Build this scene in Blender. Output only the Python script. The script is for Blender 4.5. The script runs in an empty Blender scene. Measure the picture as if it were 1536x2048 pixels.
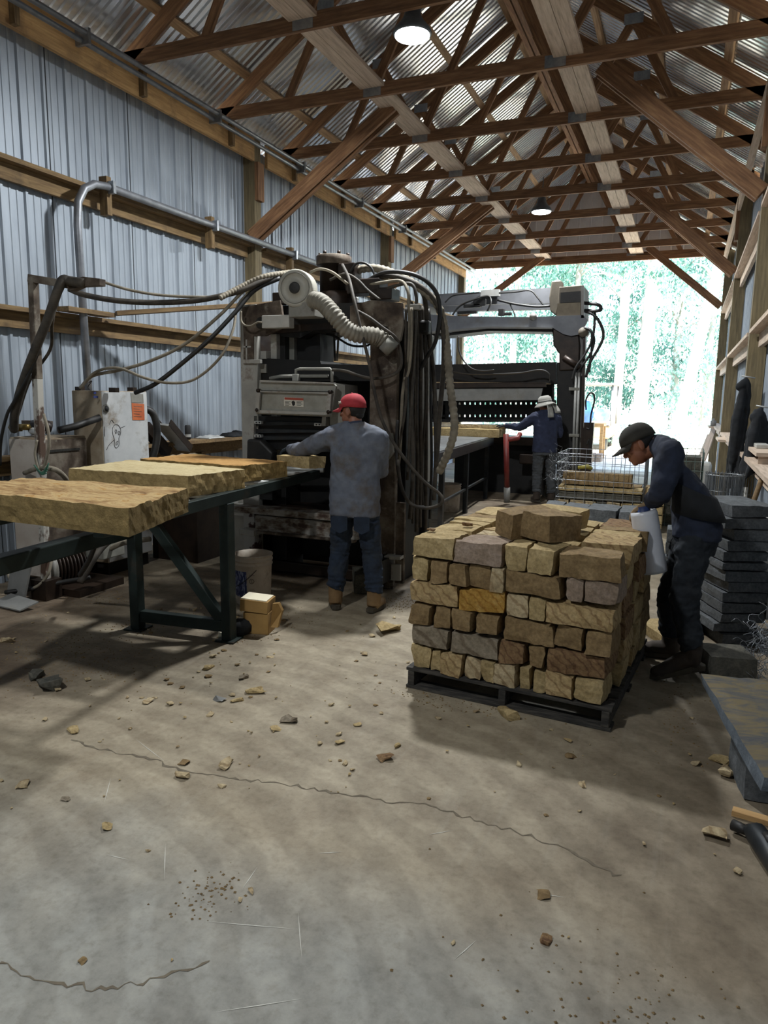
import bpy, bmesh, math, random
from mathutils import Vector, Matrix, noise as mnoise
random.seed(7)
SC = bpy.context.scene
COL = SC.collection
PI = math.pi
V = Vector

# ------------------------------------------------------------------ camera
CAM_H = 1.65
R3 = Matrix(((0.9219834, -0.0754855, 0.37980068), (0.38695669, 0.14279786, -0.91097382), (0.01453059, 0.98686915, 0.16086687)))
cd = bpy.data.cameras.new('camera')
cam = bpy.data.objects.new('camera', cd)
COL.objects.link(cam)
cam.matrix_world = Matrix.Translation((0, 0, CAM_H)) @ R3.to_4x4()
cd.sensor_fit = 'VERTICAL'; cd.sensor_height = 24.0; cd.lens = 1429.0 / 2048.0 * 24.0
cd.clip_end = 300
SC.camera = cam
SC.view_settings.view_transform = 'Standard'
SC.view_settings.look = 'None'
SC.view_settings.gamma = 1.0
SC.view_settings.use_curve_mapping = False
SC.view_settings.exposure = 0.0

def ray(px, py):
    return R3 @ V((px - 768.0, 1024.0 - py, -1429.0))
def at(px, py, Y):                # the point seen at a pixel, standing at depth Y
    r = ray(px, py); return V((0, 0, CAM_H)) + r * (Y / r.y)
def atz(px, py, Z=0.0):           # ... lying at height Z
    r = ray(px, py); return V((0, 0, CAM_H)) + r * ((Z - CAM_H) / r.z)
def atx(px, py, X):
    r = ray(px, py); return V((0, 0, CAM_H)) + r * (X / r.x)

# ------------------------------------------------------------------ materials
def lin(h):
    if isinstance(h, str):
        c = [int(h[i:i + 2], 16) / 255 for i in (0, 2, 4)]
        return tuple(x / 12.92 if x <= .04045 else ((x + .055) / 1.055) ** 2.4 for x in c) + (1,)
    return tuple(h[:3]) + (1,)
class NT:
    def __init__(s, name):
        s.m = bpy.data.materials.new(name); s.m.use_nodes = True
        s.t = s.m.node_tree; s.n = s.t.nodes; s.b = s.n['Principled BSDF']
    def node(s, typ, **kw):
        x = s.n.new(typ)
        for k, v in kw.items():
            if k in x.inputs: x.inputs[k].default_value = v
            else: setattr(x, k, v)
        return x
    def link(s, a, b): s.t.links.new(a, b)
    def coords(s, which='Object', scale=(1, 1, 1), rot=(0, 0, 0)):
        tc = s.node('ShaderNodeTexCoord'); mp = s.node('ShaderNodeMapping')
        mp.inputs['Scale'].default_value = scale; mp.inputs['Rotation'].default_value = rot
        s.link(tc.outputs[which], mp.inputs['Vector']); return mp.outputs[0]
    def noise(s, vec, scale=5, detail=6, rough=.6, dist=0):
        x = s.node('ShaderNodeTexNoise'); x.inputs['Scale'].default_value = scale
        x.inputs['Detail'].default_value = detail; x.inputs['Roughness'].default_value = rough
        x.inputs['Distortion'].default_value = dist
        s.link(vec, x.inputs['Vector']); return x.outputs['Fac']
    def ramp(s, fac, stops):
        x = s.node('ShaderNodeValToRGB'); e = x.color_ramp.elements
        while len(e) < len(stops): e.new(.5)
        for i, (p, c) in enumerate(stops): e[i].position = p; e[i].color = lin(c)
        s.link(fac, x.inputs[0]); return x.outputs[0]
    def mix(s, fac, a, b, mode='MIX'):
        x = s.node('ShaderNodeMix'); x.data_type = 'RGBA'; x.blend_type = mode
        if hasattr(fac, 'default_value') or hasattr(fac, 'links'): s.link(fac, x.inputs[0])
        else: x.inputs[0].default_value = fac
        for v, i in ((a, 6), (b, 7)):
            if hasattr(v, 'links'): s.link(v, x.inputs[i])
            else: x.inputs[i].default_value = lin(v)
        return x.outputs[2]
    def bump(s, h, strength=.3, dist=.02):
        x = s.node('ShaderNodeBump'); x.inputs['Strength'].default_value = strength; x.inputs['Distance'].default_value = dist
        s.link(h, x.inputs['Height']); s.link(x.outputs[0], s.b.inputs['Normal'])
def mat(name, c1, c2=None, scale=6, rough=.75, metal=0, bump=0, stretch=(1, 1, 1), c3=None, dirt=None, dscale=2, drange=(.5, .68), lo=.36, hi=.64, spec=None, which='Object', bdist=.02, perobj=0):
    n = NT(name); b = n.b
    b.inputs['Roughness'].default_value = rough; b.inputs['Metallic'].default_value = metal
    if spec is not None: b.inputs['Specular IOR Level'].default_value = spec
    if c2 is None:
        b.inputs['Base Color'].default_value = lin(c1)
    else:
        vec = n.coords(which, stretch)
        if perobj:
            oi = n.node('ShaderNodeObjectInfo'); ad = n.node('ShaderNodeVectorMath'); ad.operation = 'ADD'
            ml = n.node('ShaderNodeMath'); ml.operation = 'MULTIPLY'; ml.inputs[1].default_value = 37.0
            n.link(oi.outputs['Random'], ml.inputs[0]); n.link(vec, ad.inputs[0]); n.link(ml.outputs[0], ad.inputs[1]); vec = ad.outputs[0]
        f = n.noise(vec, scale)
        st = [(lo, c1), (hi, c2)] if c3 is None else [(lo, c1), ((lo + hi) / 2, c2), (hi, c3)]
        col = n.ramp(f, st)
        if dirt:
            v2 = n.coords(which, (1, 1, 1))
            d = n.noise(v2, dscale, 8, .7)
            dm = n.ramp(d, [(drange[0], (0, 0, 0)), (drange[1], (1, 1, 1))])
            col = n.mix(dm, col, dirt)
        if perobj:
            hs = n.node('ShaderNodeHueSaturation'); mr = n.node('ShaderNodeMapRange')
            mr.inputs['To Min'].default_value = 1 - perobj; mr.inputs['To Max'].default_value = 1 + perobj
            n.link(oi.outputs['Random'], mr.inputs['Value']); n.link(mr.outputs[0], hs.inputs['Value']); n.link(col, hs.inputs['Color']); col = hs.outputs[0]
        n.link(col, b.inputs['Base Color'])
        if bump: n.bump(f, bump, bdist)
    return n.m
def emis(name, c, s):
    n = NT(name); n.b.inputs['Base Color'].default_value = lin(c)
    n.b.inputs['Emission Color'].default_value = lin(c); n.b.inputs['Emission Strength'].default_value = s
    return n.m

# ------------------------------------------------------------------ mesh building
def basis(d, up=V((0, 0, 1))):
    d = V(d).normalized(); up = V(up)
    if abs(d.dot(up.normalized())) > .98: up = V((1, 0, 0)) if abs(d.x) < .9 else V((0, 1, 0))
    s = d.cross(up).normalized(); u = s.cross(d).normalized()
    return d, s, u
def spline(pts, n=6):
    P = [V(p) for p in pts]
    if len(P) < 3: return P
    Q = [P[0] * 2 - P[1]] + P + [P[-1] * 2 - P[-2]]; out = []
    for i in range(1, len(Q) - 2):
        a, b, c, d = Q[i - 1:i + 3]
        for k in range(n):
            t = k / n
            out.append(.5 * ((2 * b) + (c - a) * t + (2 * a - 5 * b + 4 * c - d) * t * t + (3 * b - a - 3 * c + d) * t ** 3))
    out.append(P[-1]); return out
class MB:
    def __init__(s): s.v = []; s.f = []; s.sm = []
    def add(s, vs, fs, smooth=False):
        o = len(s.v); s.v += [V(v) for v in vs]; s.f += [tuple(i + o for i in f) for f in fs]; s.sm += [smooth] * len(fs); return s
    def box(s, c, size, rz=0, M=None):
        c = V(c); h = V(size) / 2; Rm = M if M else Matrix.Rotation(rz, 3, 'Z')
        vs = [c + Rm @ V((x * h.x, y * h.y, z * h.z)) for x in (-1, 1) for y in (-1, 1) for z in (-1, 1)]
        return s.add(vs, [(0, 1, 3, 2), (4, 6, 7, 5), (0, 4, 5, 1), (2, 3, 7, 6), (0, 2, 6, 4), (1, 5, 7, 3)])
    def bx(s, x0, x1, y0, y1, z0, z1): return s.box(((x0 + x1) / 2, (y0 + y1) / 2, (z0 + z1) / 2), (abs(x1 - x0), abs(y1 - y0), abs(z1 - z0)))
    def beam(s, p, q, w, h, up=(0, 0, 1)):
        p, q = V(p), V(q); d, sd, u = basis(q - p, up)
        vs = [e + sd * (a * w / 2) + u * (b * h / 2) for e in (p, q) for a, b in ((-1, -1), (1, -1), (1, 1), (-1, 1))]
        return s.add(vs, [(0, 1, 2, 3), (7, 6, 5, 4), (0, 4, 5, 1), (1, 5, 6, 2), (2, 6, 7, 3), (3, 7, 4, 0)])
    def tube(s, pts, r, seg=8, cap=True, n=0, rib=None):
        P = spline(pts, n) if n else [V(p) for p in pts]
        if rib:                     # a ringed hose: radius swells every rib metres
            L = [0]
            for a, b in zip(P, P[1:]): L.append(L[-1] + (b - a).length)
            tot = L[-1]; m = max(4, int(tot / rib * 4)); Q = []; j = 0
            for k in range(m + 1):
                t = tot * k / m
                while j < len(L) - 2 and L[j + 1] < t: j += 1
                Q.append(P[j].lerp(P[j + 1], (t - L[j]) / max(1e-6, L[j + 1] - L[j])))
            P = Q; R = [r * (1.0 if (k % 4) in (0, 1) else .87) for k in range(m + 1)]
        else: R = [r] * len(P) if not hasattr(r, '__len__') else list(r)
        if hasattr(r, '__len__') and n:
            m = len(r) - 1; R = []
            for i in range(len(P)):
                t = i / (len(P) - 1) * m; k = min(int(t), m - 1); R.append(r[k] + (r[k + 1] - r[k]) * (t - k))
        d0, sd, u = basis(P[1] - P[0]); vs = []
        for i, p in enumerate(P):
            d = (P[min(i + 1, len(P) - 1)] - P[max(i - 1, 0)]).normalized()
            sd = (sd - d * sd.dot(d)).normalized(); u = sd.cross(d)
            for k in range(seg):
                a = 2 * PI * k / seg; vs.append(p + (sd * math.cos(a) + u * math.sin(a)) * R[i])
        fs = [(i * seg + k, i * seg + (k + 1) % seg, (i + 1) * seg + (k + 1) % seg, (i + 1) * seg + k) for i in range(len(P) - 1) for k in range(seg)]
        if cap: fs += [tuple(range(seg))[::-1], tuple((len(P) - 1) * seg + k for k in range(seg))]
        return s.add(vs, fs, True)
    def cyl(s, p, q, r, seg=20, r2=None):
        s.tube([p, q], [r, r if r2 is None else r2], seg); return s
    def lathe(s, prof, o=(0, 0, 0), axis=(0, 0, 1), seg=28, cap=True):
        d, sd, u = basis(axis); o = V(o); vs = []
        for r, z in prof:
            for k in range(seg):
                a = 2 * PI * k / seg; vs.append(o + d * z + (sd * math.cos(a) + u * math.sin(a)) * r)
        n = len(prof)
        fs = [(i * seg + k, i * seg + (k + 1) % seg, (i + 1) * seg + (k + 1) % seg, (i + 1) * seg + k) for i in range(n - 1) for k in range(seg)]
        if cap: fs += [tuple(range(seg))[::-1], tuple((n - 1) * seg + k for k in range(seg))]
        return s.add(vs, fs, True)
    def prism(s, poly, ext):        # closed 3-D polygon swept by a vector
        n = len(poly); P = [V(p) for p in poly]; e = V(ext)
        return s.add(P + [p + e for p in P], [tuple(range(n))[::-1], tuple(range(n, 2 * n))] + [(i, (i + 1) % n, n + (i + 1) % n, n + i) for i in range(n)])
    def prism_xz(s, poly, y0, y1): return s.prism([(x, y0, z) for x, z in poly], (0, y1 - y0, 0))
    def build(s, name, m, parent=None, bevel=0, origin=None, subdiv=0, flip=True):
        me = bpy.data.meshes.new(name)
        if parent is not None: o3 = rootloc(parent)
        elif origin is not None: o3 = V(origin)
        else:
            xs = [v.x for v in s.v]; ys = [v.y for v in s.v]; zs = [v.z for v in s.v]
            o3 = V(((min(xs) + max(xs)) / 2, (min(ys) + max(ys)) / 2, min(zs)))
        me.from_pydata([tuple(v - o3) for v in s.v], [], s.f)
        for p, k in zip(me.polygons, s.sm): p.use_smooth = k
        bm = bmesh.new(); bm.from_mesh(me); bmesh.ops.recalc_face_normals(bm, faces=bm.faces)
        bm.to_mesh(me); bm.free()
        me.materials.append(m)
        o = bpy.data.objects.new(name, me); COL.objects.link(o)
        if parent is not None: o.parent = parent
        else: o.location = o3
        if bevel:
            md = o.modifiers.new('edge', 'BEVEL'); md.width = bevel; md.segments = 2; md.limit_method = 'ANGLE'; md.angle_limit = .7
        if subdiv:
            md = o.modifiers.new('sub', 'SUBSURF'); md.levels = subdiv; md.render_levels = subdiv
        return o
def rootloc(o):
    l = V((0, 0, 0))
    while o is not None: l = l + o.location; o = o.parent
    return l
def tag(o, label=None, cat=None, group=None, kind=None):
    if label: o['label'] = label
    if cat: o['category'] = cat
    if group: o['group'] = group
    if kind: o['kind'] = kind
    return o
def thing(name, label, cat, loc=(0, 0, 0), group=None):
    o = bpy.data.objects.new(name, None); COL.objects.link(o); o.location = loc; o.empty_display_size = .1
    return tag(o, label, cat, group)
def one(mb, name, m, label, cat, group=None, **kw): return tag(mb.build(name, m, **kw), label, cat, group)
def dup(root, loc, rz=None, label=None, group=None):
    r = root.copy(); COL.objects.link(r); r.location = loc
    if rz is not None: r.rotation_euler.z = rz
    if label: r['label'] = label
    if group: r['group'] = group
    def kids(a, b):
        for ch in a.children:
            c = ch.copy(); COL.objects.link(c); c.parent = b; kids(ch, c)
    kids(root, r); return r
def plank(name, m, p, q, w, h, parent=None, up=(0, 0, 1)):   # a straight timber: own X axis along the grain
    p, q = V(p), V(q); d, sd, u = basis(q - p, up); L = (q - p).length
    mb = MB().box((0, 0, 0), (L, w, h)); me_o = mb.build(name, m, None, origin=(0, 0, 0))
    M = Matrix((d, -sd, u)).transposed().to_4x4()
    c = (p + q) / 2
    if parent is not None: me_o.parent = parent; c = c - rootloc(parent)
    me_o.matrix_local = Matrix.Translation(c) @ M
    return me_o

def wood(name, a, b, c, rough=.8, dirt=None):
    return mat(name, a, b, 3.0, rough, 0, .15, (1.2, 14, 14), c, dirt, 3.0, (.52, .72), .3, .7, bdist=.004, perobj=.12)
M = {}
M['truss'] = wood('truss_wood', '644831', '835f42', '9d7854')
M['purlin'] = wood('purlin_wood', '8a6d50', 'a98a68', 'c0a27e')
M['pine'] = wood('pine_board', '96744a', 'b08b5b', 'c39f6b', dirt='7a5e40')
M['pale'] = wood('pale_plate_board', 'a3907c', 'c2ad98', 'd3c0ac')
M['post'] = wood('treated_post', '5f5540', '776a4e', '8a7b5c')
M['girt'] = wood('girt_wood', '5f4a31', '77603f', '8d744d', dirt='4a3a28')
def galv(name, a, b, rough, metal, stretch, bump=.05):
    n = NT(name); vec = n.coords('Object', stretch); f = n.noise(vec, 3.0, 6, .65)
    n.link(n.ramp(f, [(.3, a), (.7, b)]), n.b.inputs['Base Color'])
    n.b.inputs['Metallic'].default_value = metal
    r = n.node('ShaderNodeMapRange'); r.inputs['To Min'].default_value = rough - .08; r.inputs['To Max'].default_value = rough + .14
    n.link(f, r.inputs['Value']); n.link(r.outputs[0], n.b.inputs['Roughness'])
    if bump: n.bump(f, bump, .01)
    return n.m
M['roof'] = galv('roof_metal', 'bfc1c5', 'cfd1d4', .18, .82, (.8, .8, .8), 0)
M['siding'] = galv('siding_metal', '919aa4', 'a9b2bb', .5, .35, (1, 2, .4))
M['gable'] = mat('gable_panel', 'c6c6c8', 'd2d2d4', 3, .6)
M['conduit'] = mat('conduit_metal', '787b80', '8f9297', 8, .45, .55)
M['steel_dark'] = mat('dark_steel', '22262a', '34383a', 6, .5, .5, .1, dirt='4a4238', drange=(.52, .75))
M['plate'] = mat('gusset_plate', '8b9095', 'a4a9ad', 20, .4, .8)
# ------------------------------------------------------------------ building shell
XL, XR = -5.36, 0.70            # siding planes
PL, PR = -5.2, 0.52             # inner faces of the posts
XC = -2.35
Y0, Y1 = -2.5, 17.56
TZ = 4.75                       # underside of the truss chords
SL = .667
def roofz(x): return 6.86 - SL * abs(x - XC)

# floor
def floor_mat():
    n = NT('concrete_floor'); v = n.coords('Object')
    a = n.noise(v, .55, 7, .62, .4); b = n.noise(v, 3.2, 9, .72); c = n.noise(n.coords('Object', (9, .9, 1), (0, 0, .55)), 1.6, 6, .6, .6)
    conc = n.ramp(b, [(.3, '73726c'), (.5, '8b8a83'), (.72, 'a09e95')])
    dust = n.ramp(b, [(.28, '7a6d5a'), (.5, '938874'), (.75, 'aea38d')])
    brown = n.ramp(b, [(.3, '463a2e'), (.5, '5f5142'), (.75, '766858')])
    # where dust and mud lie: near the tables and along the right wall, thinning towards the open front
    sp = n.node('ShaderNodeSeparateXYZ'); n.link(v, sp.inputs[0])
    def rng(o, a0, a1):
        m = n.node('ShaderNodeMapRange'); m.interpolation_type = 'SMOOTHSTEP'
        m.inputs['From Min'].default_value = a0; m.inputs['From Max'].default_value = a1; n.link(o, m.inputs['Value']); return m.outputs[0]
    def op(k, x, y):
        m = n.node('ShaderNodeMath'); m.operation = k; m.use_clamp = True
        for i, q in enumerate((x, y)):
            if hasattr(q, 'links'): n.link(q, m.inputs[i])
            else: m.inputs[i].default_value = q
        return m.outputs[0]
    f = op('ADD', op('MULTIPLY', rng(sp.outputs[1], 1.2, 3.0), .55), op('MULTIPLY', a, .62))
    dm = n.ramp(f, [(.36, (0, 0, 0)), (.62, (1, 1, 1))])
    col = n.mix(dm, conc, dust)
    k = op('MULTIPLY', op('SUBTRACT', 1.0, rng(sp.outputs[0], -3.6, -2.3)), op('MULTIPLY', rng(sp.outputs[1], 2.0, 3.0), op('SUBTRACT', 1.0, rng(sp.outputs[1], 4.6, 6.0))))
    k2 = op('MULTIPLY', rng(sp.outputs[0], -.9, .3), op('MULTIPLY', rng(sp.outputs[1], 1.5, 2.2), op('SUBTRACT', 1.0, rng(sp.outputs[1], 6, 9))))
    k3 = op('MULTIPLY', rng(sp.outputs[1], 4.9, 5.6), op('SUBTRACT', 1.0, rng(sp.outputs[0], -2.0, -1.5)))
    kk = op('MULTIPLY', op('ADD', op('ADD', k, k3), op('MULTIPLY', k2, .6)), rng(a, .3, .62))
    col = n.mix(kk, col, brown)
    # broom and forklift streaks
    st = n.ramp(c, [(.55, (0, 0, 0)), (.75, (1, 1, 1))])
    m2 = n.node('ShaderNodeMath'); m2.operation = 'MULTIPLY'; m2.inputs[1].default_value = .12; n.link(st, m2.inputs[0])
    col = n.mix(m2.outputs[0], col, 'b4b2a6')
    wv = n.node('ShaderNodeTexWave'); wv.wave_type = 'RINGS'; wv.rings_direction = 'Z'; wv.inputs['Scale'].default_value = 1.7; wv.inputs['Distortion'].default_value = 5.0; wv.inputs['Detail'].default_value = 5; wv.inputs['Detail Scale'].default_value = 1.4
    mp = n.node('ShaderNodeMapping'); mp.inputs['Location'].default_value = (2.6, -.2, 0); n.link(v, mp.inputs['Vector']); n.link(mp.outputs[0], wv.inputs['Vector'])
    ar = n.ramp(wv.outputs['Fac'], [(.35, (.86, .85, .83)), (.7, (1.06, 1.06, 1.05))]); col = n.mix(.75, col, ar, 'MULTIPLY')
    sk = n.noise(v, 28, 5, .7); col = n.mix(.6, col, n.ramp(sk, [(.32, (.72, .70, .66)), (.5, (1, 1, 1)), (.72, (1.12, 1.12, 1.1))]), 'MULTIPLY')
    n.link(col, n.b.inputs['Base Color'])
    n.b.inputs['Roughness'].default_value = .68; n.b.inputs['Specular IOR Level'].default_value = .35
    n.bump(b, .35, .012)
    return n.m
M['floor'] = floor_mat()
mb = MB(); mb.add([(XL, Y0, 0), (XR, Y0, 0), (XR, Y1, 0), (XL, Y1, 0)], [(0, 1, 2, 3)])
floor = tag(mb.build('floor', M['floor'], origin=(0, 0, 0)), 'dusty concrete floor of the shed', 'floor', kind='structure')
# the long crack across the slab, and a shorter branch
def crack(px, w):
    P = spline([atz(*p, .0012) for p in px], 8); mb = MB(); vs = []; rr = random.Random(3)
    for i, p in enumerate(P):
        d = (P[min(i + 1, len(P) - 1)] - P[max(0, i - 1)]).normalized(); s = V((-d.y, d.x, 0))
        j = s * rr.uniform(-.014, .014); ww = w * rr.choice((.4, .7, 1.0, 1.8))
        vs += [p + j - s * ww, p + j + s * ww]
    mb.add(vs, [(2 * i, 2 * i + 1, 2 * i + 3, 2 * i + 2) for i in range(len(P) - 1)]); return mb
M['crack'] = mat('crack_dirt', '5d5446', '6f6656', 20, .95)
crack([(145, 1478), (200, 1498), (300, 1518), (380, 1545), (470, 1556), (560, 1566), (650, 1583), (760, 1600), (860, 1612), (950, 1640), (1060, 1672), (1160, 1712), (1240, 1752)], .0042).build('crack', M['crack'], floor)
crack([(420, 1925), (300, 1960), (200, 1975), (100, 1962), (0, 1925)], .003).build('crack', M['crack'], floor)

# ribbed sheet: profile of ribs swept along one axis
def ribs(pitch, n, prof):          # [(offset, depth)] over n pitches
    return [(i * pitch + o, d) for i in range(n) for o, d in prof]
SID = [(0, 0), (.01, .02), (.035, .02), (.045, 0), (.10, 0), (.106, .006), (.122, .006), (.128, 0), (.176, 0), (.182, .006), (.198, .006), (.204, 0)]
M['seam'] = mat('panel_seam_shade', '2b3036')  # dark strip colour stands in for the shade along the panel seams
def siding(name, x, sgn, y0, y1, z0, z1, label):
    n = int((y1 - y0) / .25); P = ribs(.25, n, SID) + [(n * .25, 0)]; mb = MB(); vs = []
    for o, d in P: vs += [(x + sgn * d, y0 + o, z0), (x + sgn * d, y0 + o, z1)]
    mb.add(vs, [(2 * i, 2 * i + 1, 2 * i + 3, 2 * i + 2) for i in range(len(P) - 1)])
    w_ = tag(mb.build(name, M['siding'], origin=(x, y0, z0)), label, 'wall', kind='structure')
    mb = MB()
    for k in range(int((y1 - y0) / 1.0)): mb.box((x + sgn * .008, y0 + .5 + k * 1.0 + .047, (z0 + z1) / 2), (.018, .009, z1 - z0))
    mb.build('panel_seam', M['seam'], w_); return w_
siding('wall_left', XL, 1, Y0, Y1, 0, 4.72, 'ribbed pale grey metal siding of the left wall')
siding('wall_right', XR, -1, Y0, Y1, 0, 4.72, 'ribbed pale grey metal siding of the right wall')
mb = MB(); n_ = 40; vs = []
for i in range(n_ + 1):
    x = XL + (XR - XL) * i / n_; vs += [(x, Y0 + .02 * (i % 2), 0), (x, Y0 + .02 * (i % 2), roofz(x))]
mb.add(vs, [(2 * i, 2 * i + 1, 2 * i + 3, 2 * i + 2) for i in range(n_)])
tag(mb.build('wall_front', M['siding'], origin=(XC, Y0, 0)), 'unseen metal end wall added behind the camera to block skylight', 'wall', kind='structure')  # out of view; added to keep skylight off the foreground
# far gable above the open end
mb = MB(); n = int((XR - XL) / .25); zt = []
for i in range(n + 1):
    x = XL + i * .25
    for o, d in ((0, 0), (.02, .015), (.04, 0)):
        zt.append((min(x + o, XR), Y1 + .06 - d))
vs = []
for x, y in zt: vs += [(x, y, TZ + .02), (x, y, max(TZ + .05, roofz(x) - .02))]
mb.add(vs, [(2 * i, 2 * i + 1, 2 * i + 3, 2 * i + 2) for i in range(len(zt) - 1)])
tag(mb.build('wall_back', M['gable'], origin=(XC, Y1, TZ)), 'pale grey panelled gable above the open far end', 'wall', kind='structure')
# roof sheets, ribs running down the slope
RP = [(0, 0), (.012, .019), (.03, .019), (.042, 0)]
for nm, xe, lb in (('ceiling_left', XL - .25, 'left slope'), ('ceiling_right', XR + .25, 'right slope')):
    nn = int((Y1 + .3 - Y0) / .084); P = ribs(.084, nn, RP); vs = []; mb = MB()
    for o, d in P:
        vs += [(XC, Y0 + o, roofz(XC) + d), (xe, Y0 + o, roofz(xe) + d)]
    mb.add(vs, [(2 * i, 2 * i + 1, 2 * i + 3, 2 * i + 2) for i in range(len(P) - 1)])
    tag(mb.build(nm, M['roof'], origin=(XC, Y0, 5)), 'corrugated bare metal roof sheeting, ' + lb, 'roof', kind='structure')

# purlins across the trusses, bottom runners, ridge beam
ORD = ['nearest', 'second', 'third', 'fourth', 'fifth', 'sixth', 'seventh', 'eighth', 'ninth', 'tenth', 'eleventh']
th = math.atan(SL)
for i, (x, where) in enumerate([(-4.85, 'low on the left roof slope just above the eave'), (-4.1, 'second up from the left eave'), (-3.35, 'third up from the left eave'), (-2.6, 'on the left slope right beside the ridge'),
        (-2.1, 'on the right slope right beside the ridge'), (-1.35, 'third up from the right eave'), (-.6, 'second up from the right eave'), (.14, 'low on the right roof slope just above the eave')]):
    sg = 1 if x < XC else -1
    up = V((-SL * sg, 0, 1)).normalized()
    o = plank('roof_purlin', M['purlin'], V((x, Y0, roofz(x))) - up * .022, V((x, Y1, roofz(x))) - up * .022, .089, .038, up=up)
    tag(o, 'long pale timber purlin ' + where, 'purlin', 'roof purlins')
for x, lb in ((-3.3, 'left'), (-1.28, 'right')):
    r = thing('bottom_chord_runner', 'long weathered double board laid lengthways over the truss bottom chords, %s of the two' % lb, 'runner', (x, 0, TZ), 'truss runners')
    for dx in (-.07, .07): plank('board', M['pale'], (x + dx, Y0, TZ + .105), (x + dx, Y1, TZ + .105), .135, .038, r)
rb = thing('ridge_beam', 'dark doubled ridge beam under the peak of the roof', 'beam', (XC, 0, 6.4))
for dx in (-.045, .045): plank('board', M['truss'], (XC + dx, Y0, 6.54), (XC + dx, Y1, 6.54), .07, .26, rb)

# roof trusses (fan-braced): chords, webs, nail plates
TY = [4.49, 5.955, 7.44, 8.91, 10.41, 11.82, 13.36, 14.77, 16.28, 17.5]
TL = ['roof truss overhead at the very top of the view', 'roof truss just on the near side of the near ceiling lamp', 'first roof truss beyond the near ceiling lamp',
      'second roof truss beyond the near ceiling lamp', 'third roof truss beyond the near ceiling lamp', 'roof truss just on the near side of the far ceiling lamp', 'first roof truss beyond the far ceiling lamp', 'second roof truss beyond the far ceiling lamp', 'second roof truss from the gable over the far opening', 'roof truss against the gable over the far opening']
def truss(y, label):
    t = thing('roof_truss', 'brown timber ' + label, 'truss', (XC, y, TZ), 'roof trusses')
    w = .04
    a, b, pk = V((PL - .1, y, TZ + .045)), V((PR + .1, y, TZ + .045)), V((XC, y, roofz(XC) - .12))
    plank("bottom_chord", M["truss"], a + V((0,0,.02)), b + V((0,0,.02)), w, .13, t)
    oz = .125
    def tp(x): return V((x, y, roofz(x) - oz))
    plank('top_chord', M['truss'], tp(XL - .2), tp(XC), w, .14, t)
    plank('top_chord', M['truss'], tp(XC), tp(XR + .2), w, .14, t)
    nl, nr = V((-3.3, y, TZ + .06)), V((-1.4, y, TZ + .06))
    for p, q in ((nl, tp(-3.85)), (nl, pk - V((0, 0, .1))), (nr, tp(-.85)), (nr, pk - V((0, 0, .1))), (V((-4.35, y, TZ + .06)), tp(-3.85)), (V((-.35, y, TZ + .06)), tp(-.85))):
        plank('web', M['truss'], p, q, w * .9, .09, t)
    for c in (nl, nr, tp(-3.85), tp(-.85), pk):
        MB().box(c + V((0, -w / 2 - .003, 0)), (.2, .003, .11)).build('nail_plate', M['plate'], t)
for y, lb in zip(TY, TL): truss(y, lb)

# posts, eave headers, girts, knee braces
PY = [8.2, 12.6, 17.4]
for side, x, sx in (('left', PL, -1), ('right', PR, 1)):
    for i, y in enumerate(PY):
        z = 4.78
        po = thing('wall_post', 'timber wall post on the %s wall, %s' % (side, ['first one from the camera', 'middle one of the far bays', 'at the jamb of the far opening'][i]), 'post', (x, y, 0), 'wall posts')
        for k in range(3): plank('ply', M['post'], (x + sx * .08, y - .13 + .055 + k * .05, 0), (x + sx * .08, y - .13 + .055 + k * .05, z), .16, .048, po, up=(0, 1, 0))
        if i < 2: plank('bearing_block', M['truss'], (x - sx * .025, y - .02, 4.05), (x - sx * .025, y - .02, 4.5), .05, .14, po, up=(0, 1, 0))
        # doubled knee brace up to the trusses
        if side == 'left': p, q = V((x + .02, y - .17, [3.58, 3.58, 3.58][i])), V((-3.3, y - .17, 4.86))
        else: p, q = V((x - .02, y - .17, [3.6, 3.56, 3.62][i])), V((-1.05, y - .17, 4.93))
        kb = thing('knee_brace', 'doubled diagonal knee brace rising from the %s %s post' % (['first', 'second', 'far jamb'][i], side), 'brace', p, 'knee braces')
        for dy in (-.06, .06) if i < 2 else (-.03,): plank('board', M['truss'], p + V((0, dy, 0)), q + V((0, dy, 0)), .04, .15, kb)
# left eave header boards, bay by bay, with short blocks
for y0, y1, lb in ((Y0, 8.05, 'in the near bay'), (8.35, 12.45, 'in the middle bay'), (12.75, 17.3, 'in the far bay')):
    tag(plank('eave_header', M['pine'], (PL + .02, y0, 4.63), (PL + .02, y1, 4.63), .04, .28), 'orange-brown eave header board on the left wall ' + lb, 'header', 'eave headers')
for k, y in enumerate([4.49, 5.955, 7.44, 8.91, 10.41, 11.82, 13.36, 14.77]):
    tag(plank('truss_block', M['girt'], (PL + .07, y + .08, 4.5), (PL + .07, y + .08, 4.74), .06, .05, up=(0, 1, 0)), 'short timber block under truss end on the left wall, %s from the camera' % ORD[k], 'block', 'truss blocks')
# left girts: a flat ledge board over an upright one
for z, lb in ((3.5, 'high'), (2.32, 'middle'), (1.08, 'low')):
    for y0, y1, bay in ((Y0, 8.05, 'near'), (8.35, 12.45, 'middle'), (12.75, 17.3, 'far')):
        g = thing('wall_girt', '%s timber girt along the left wall siding, %s bay' % (lb, bay), 'girt', (PL - .1, y0, z), 'left wall girts')
        plank('ledge_board', M['girt'], (PL - .065, y0, z), (PL - .065, y1, z), .15, .038, g)
        plank('face_board', M['girt'], (PL - .1, y0, z - .085), (PL - .1, y1, z - .085), .04, .13, g)
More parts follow.
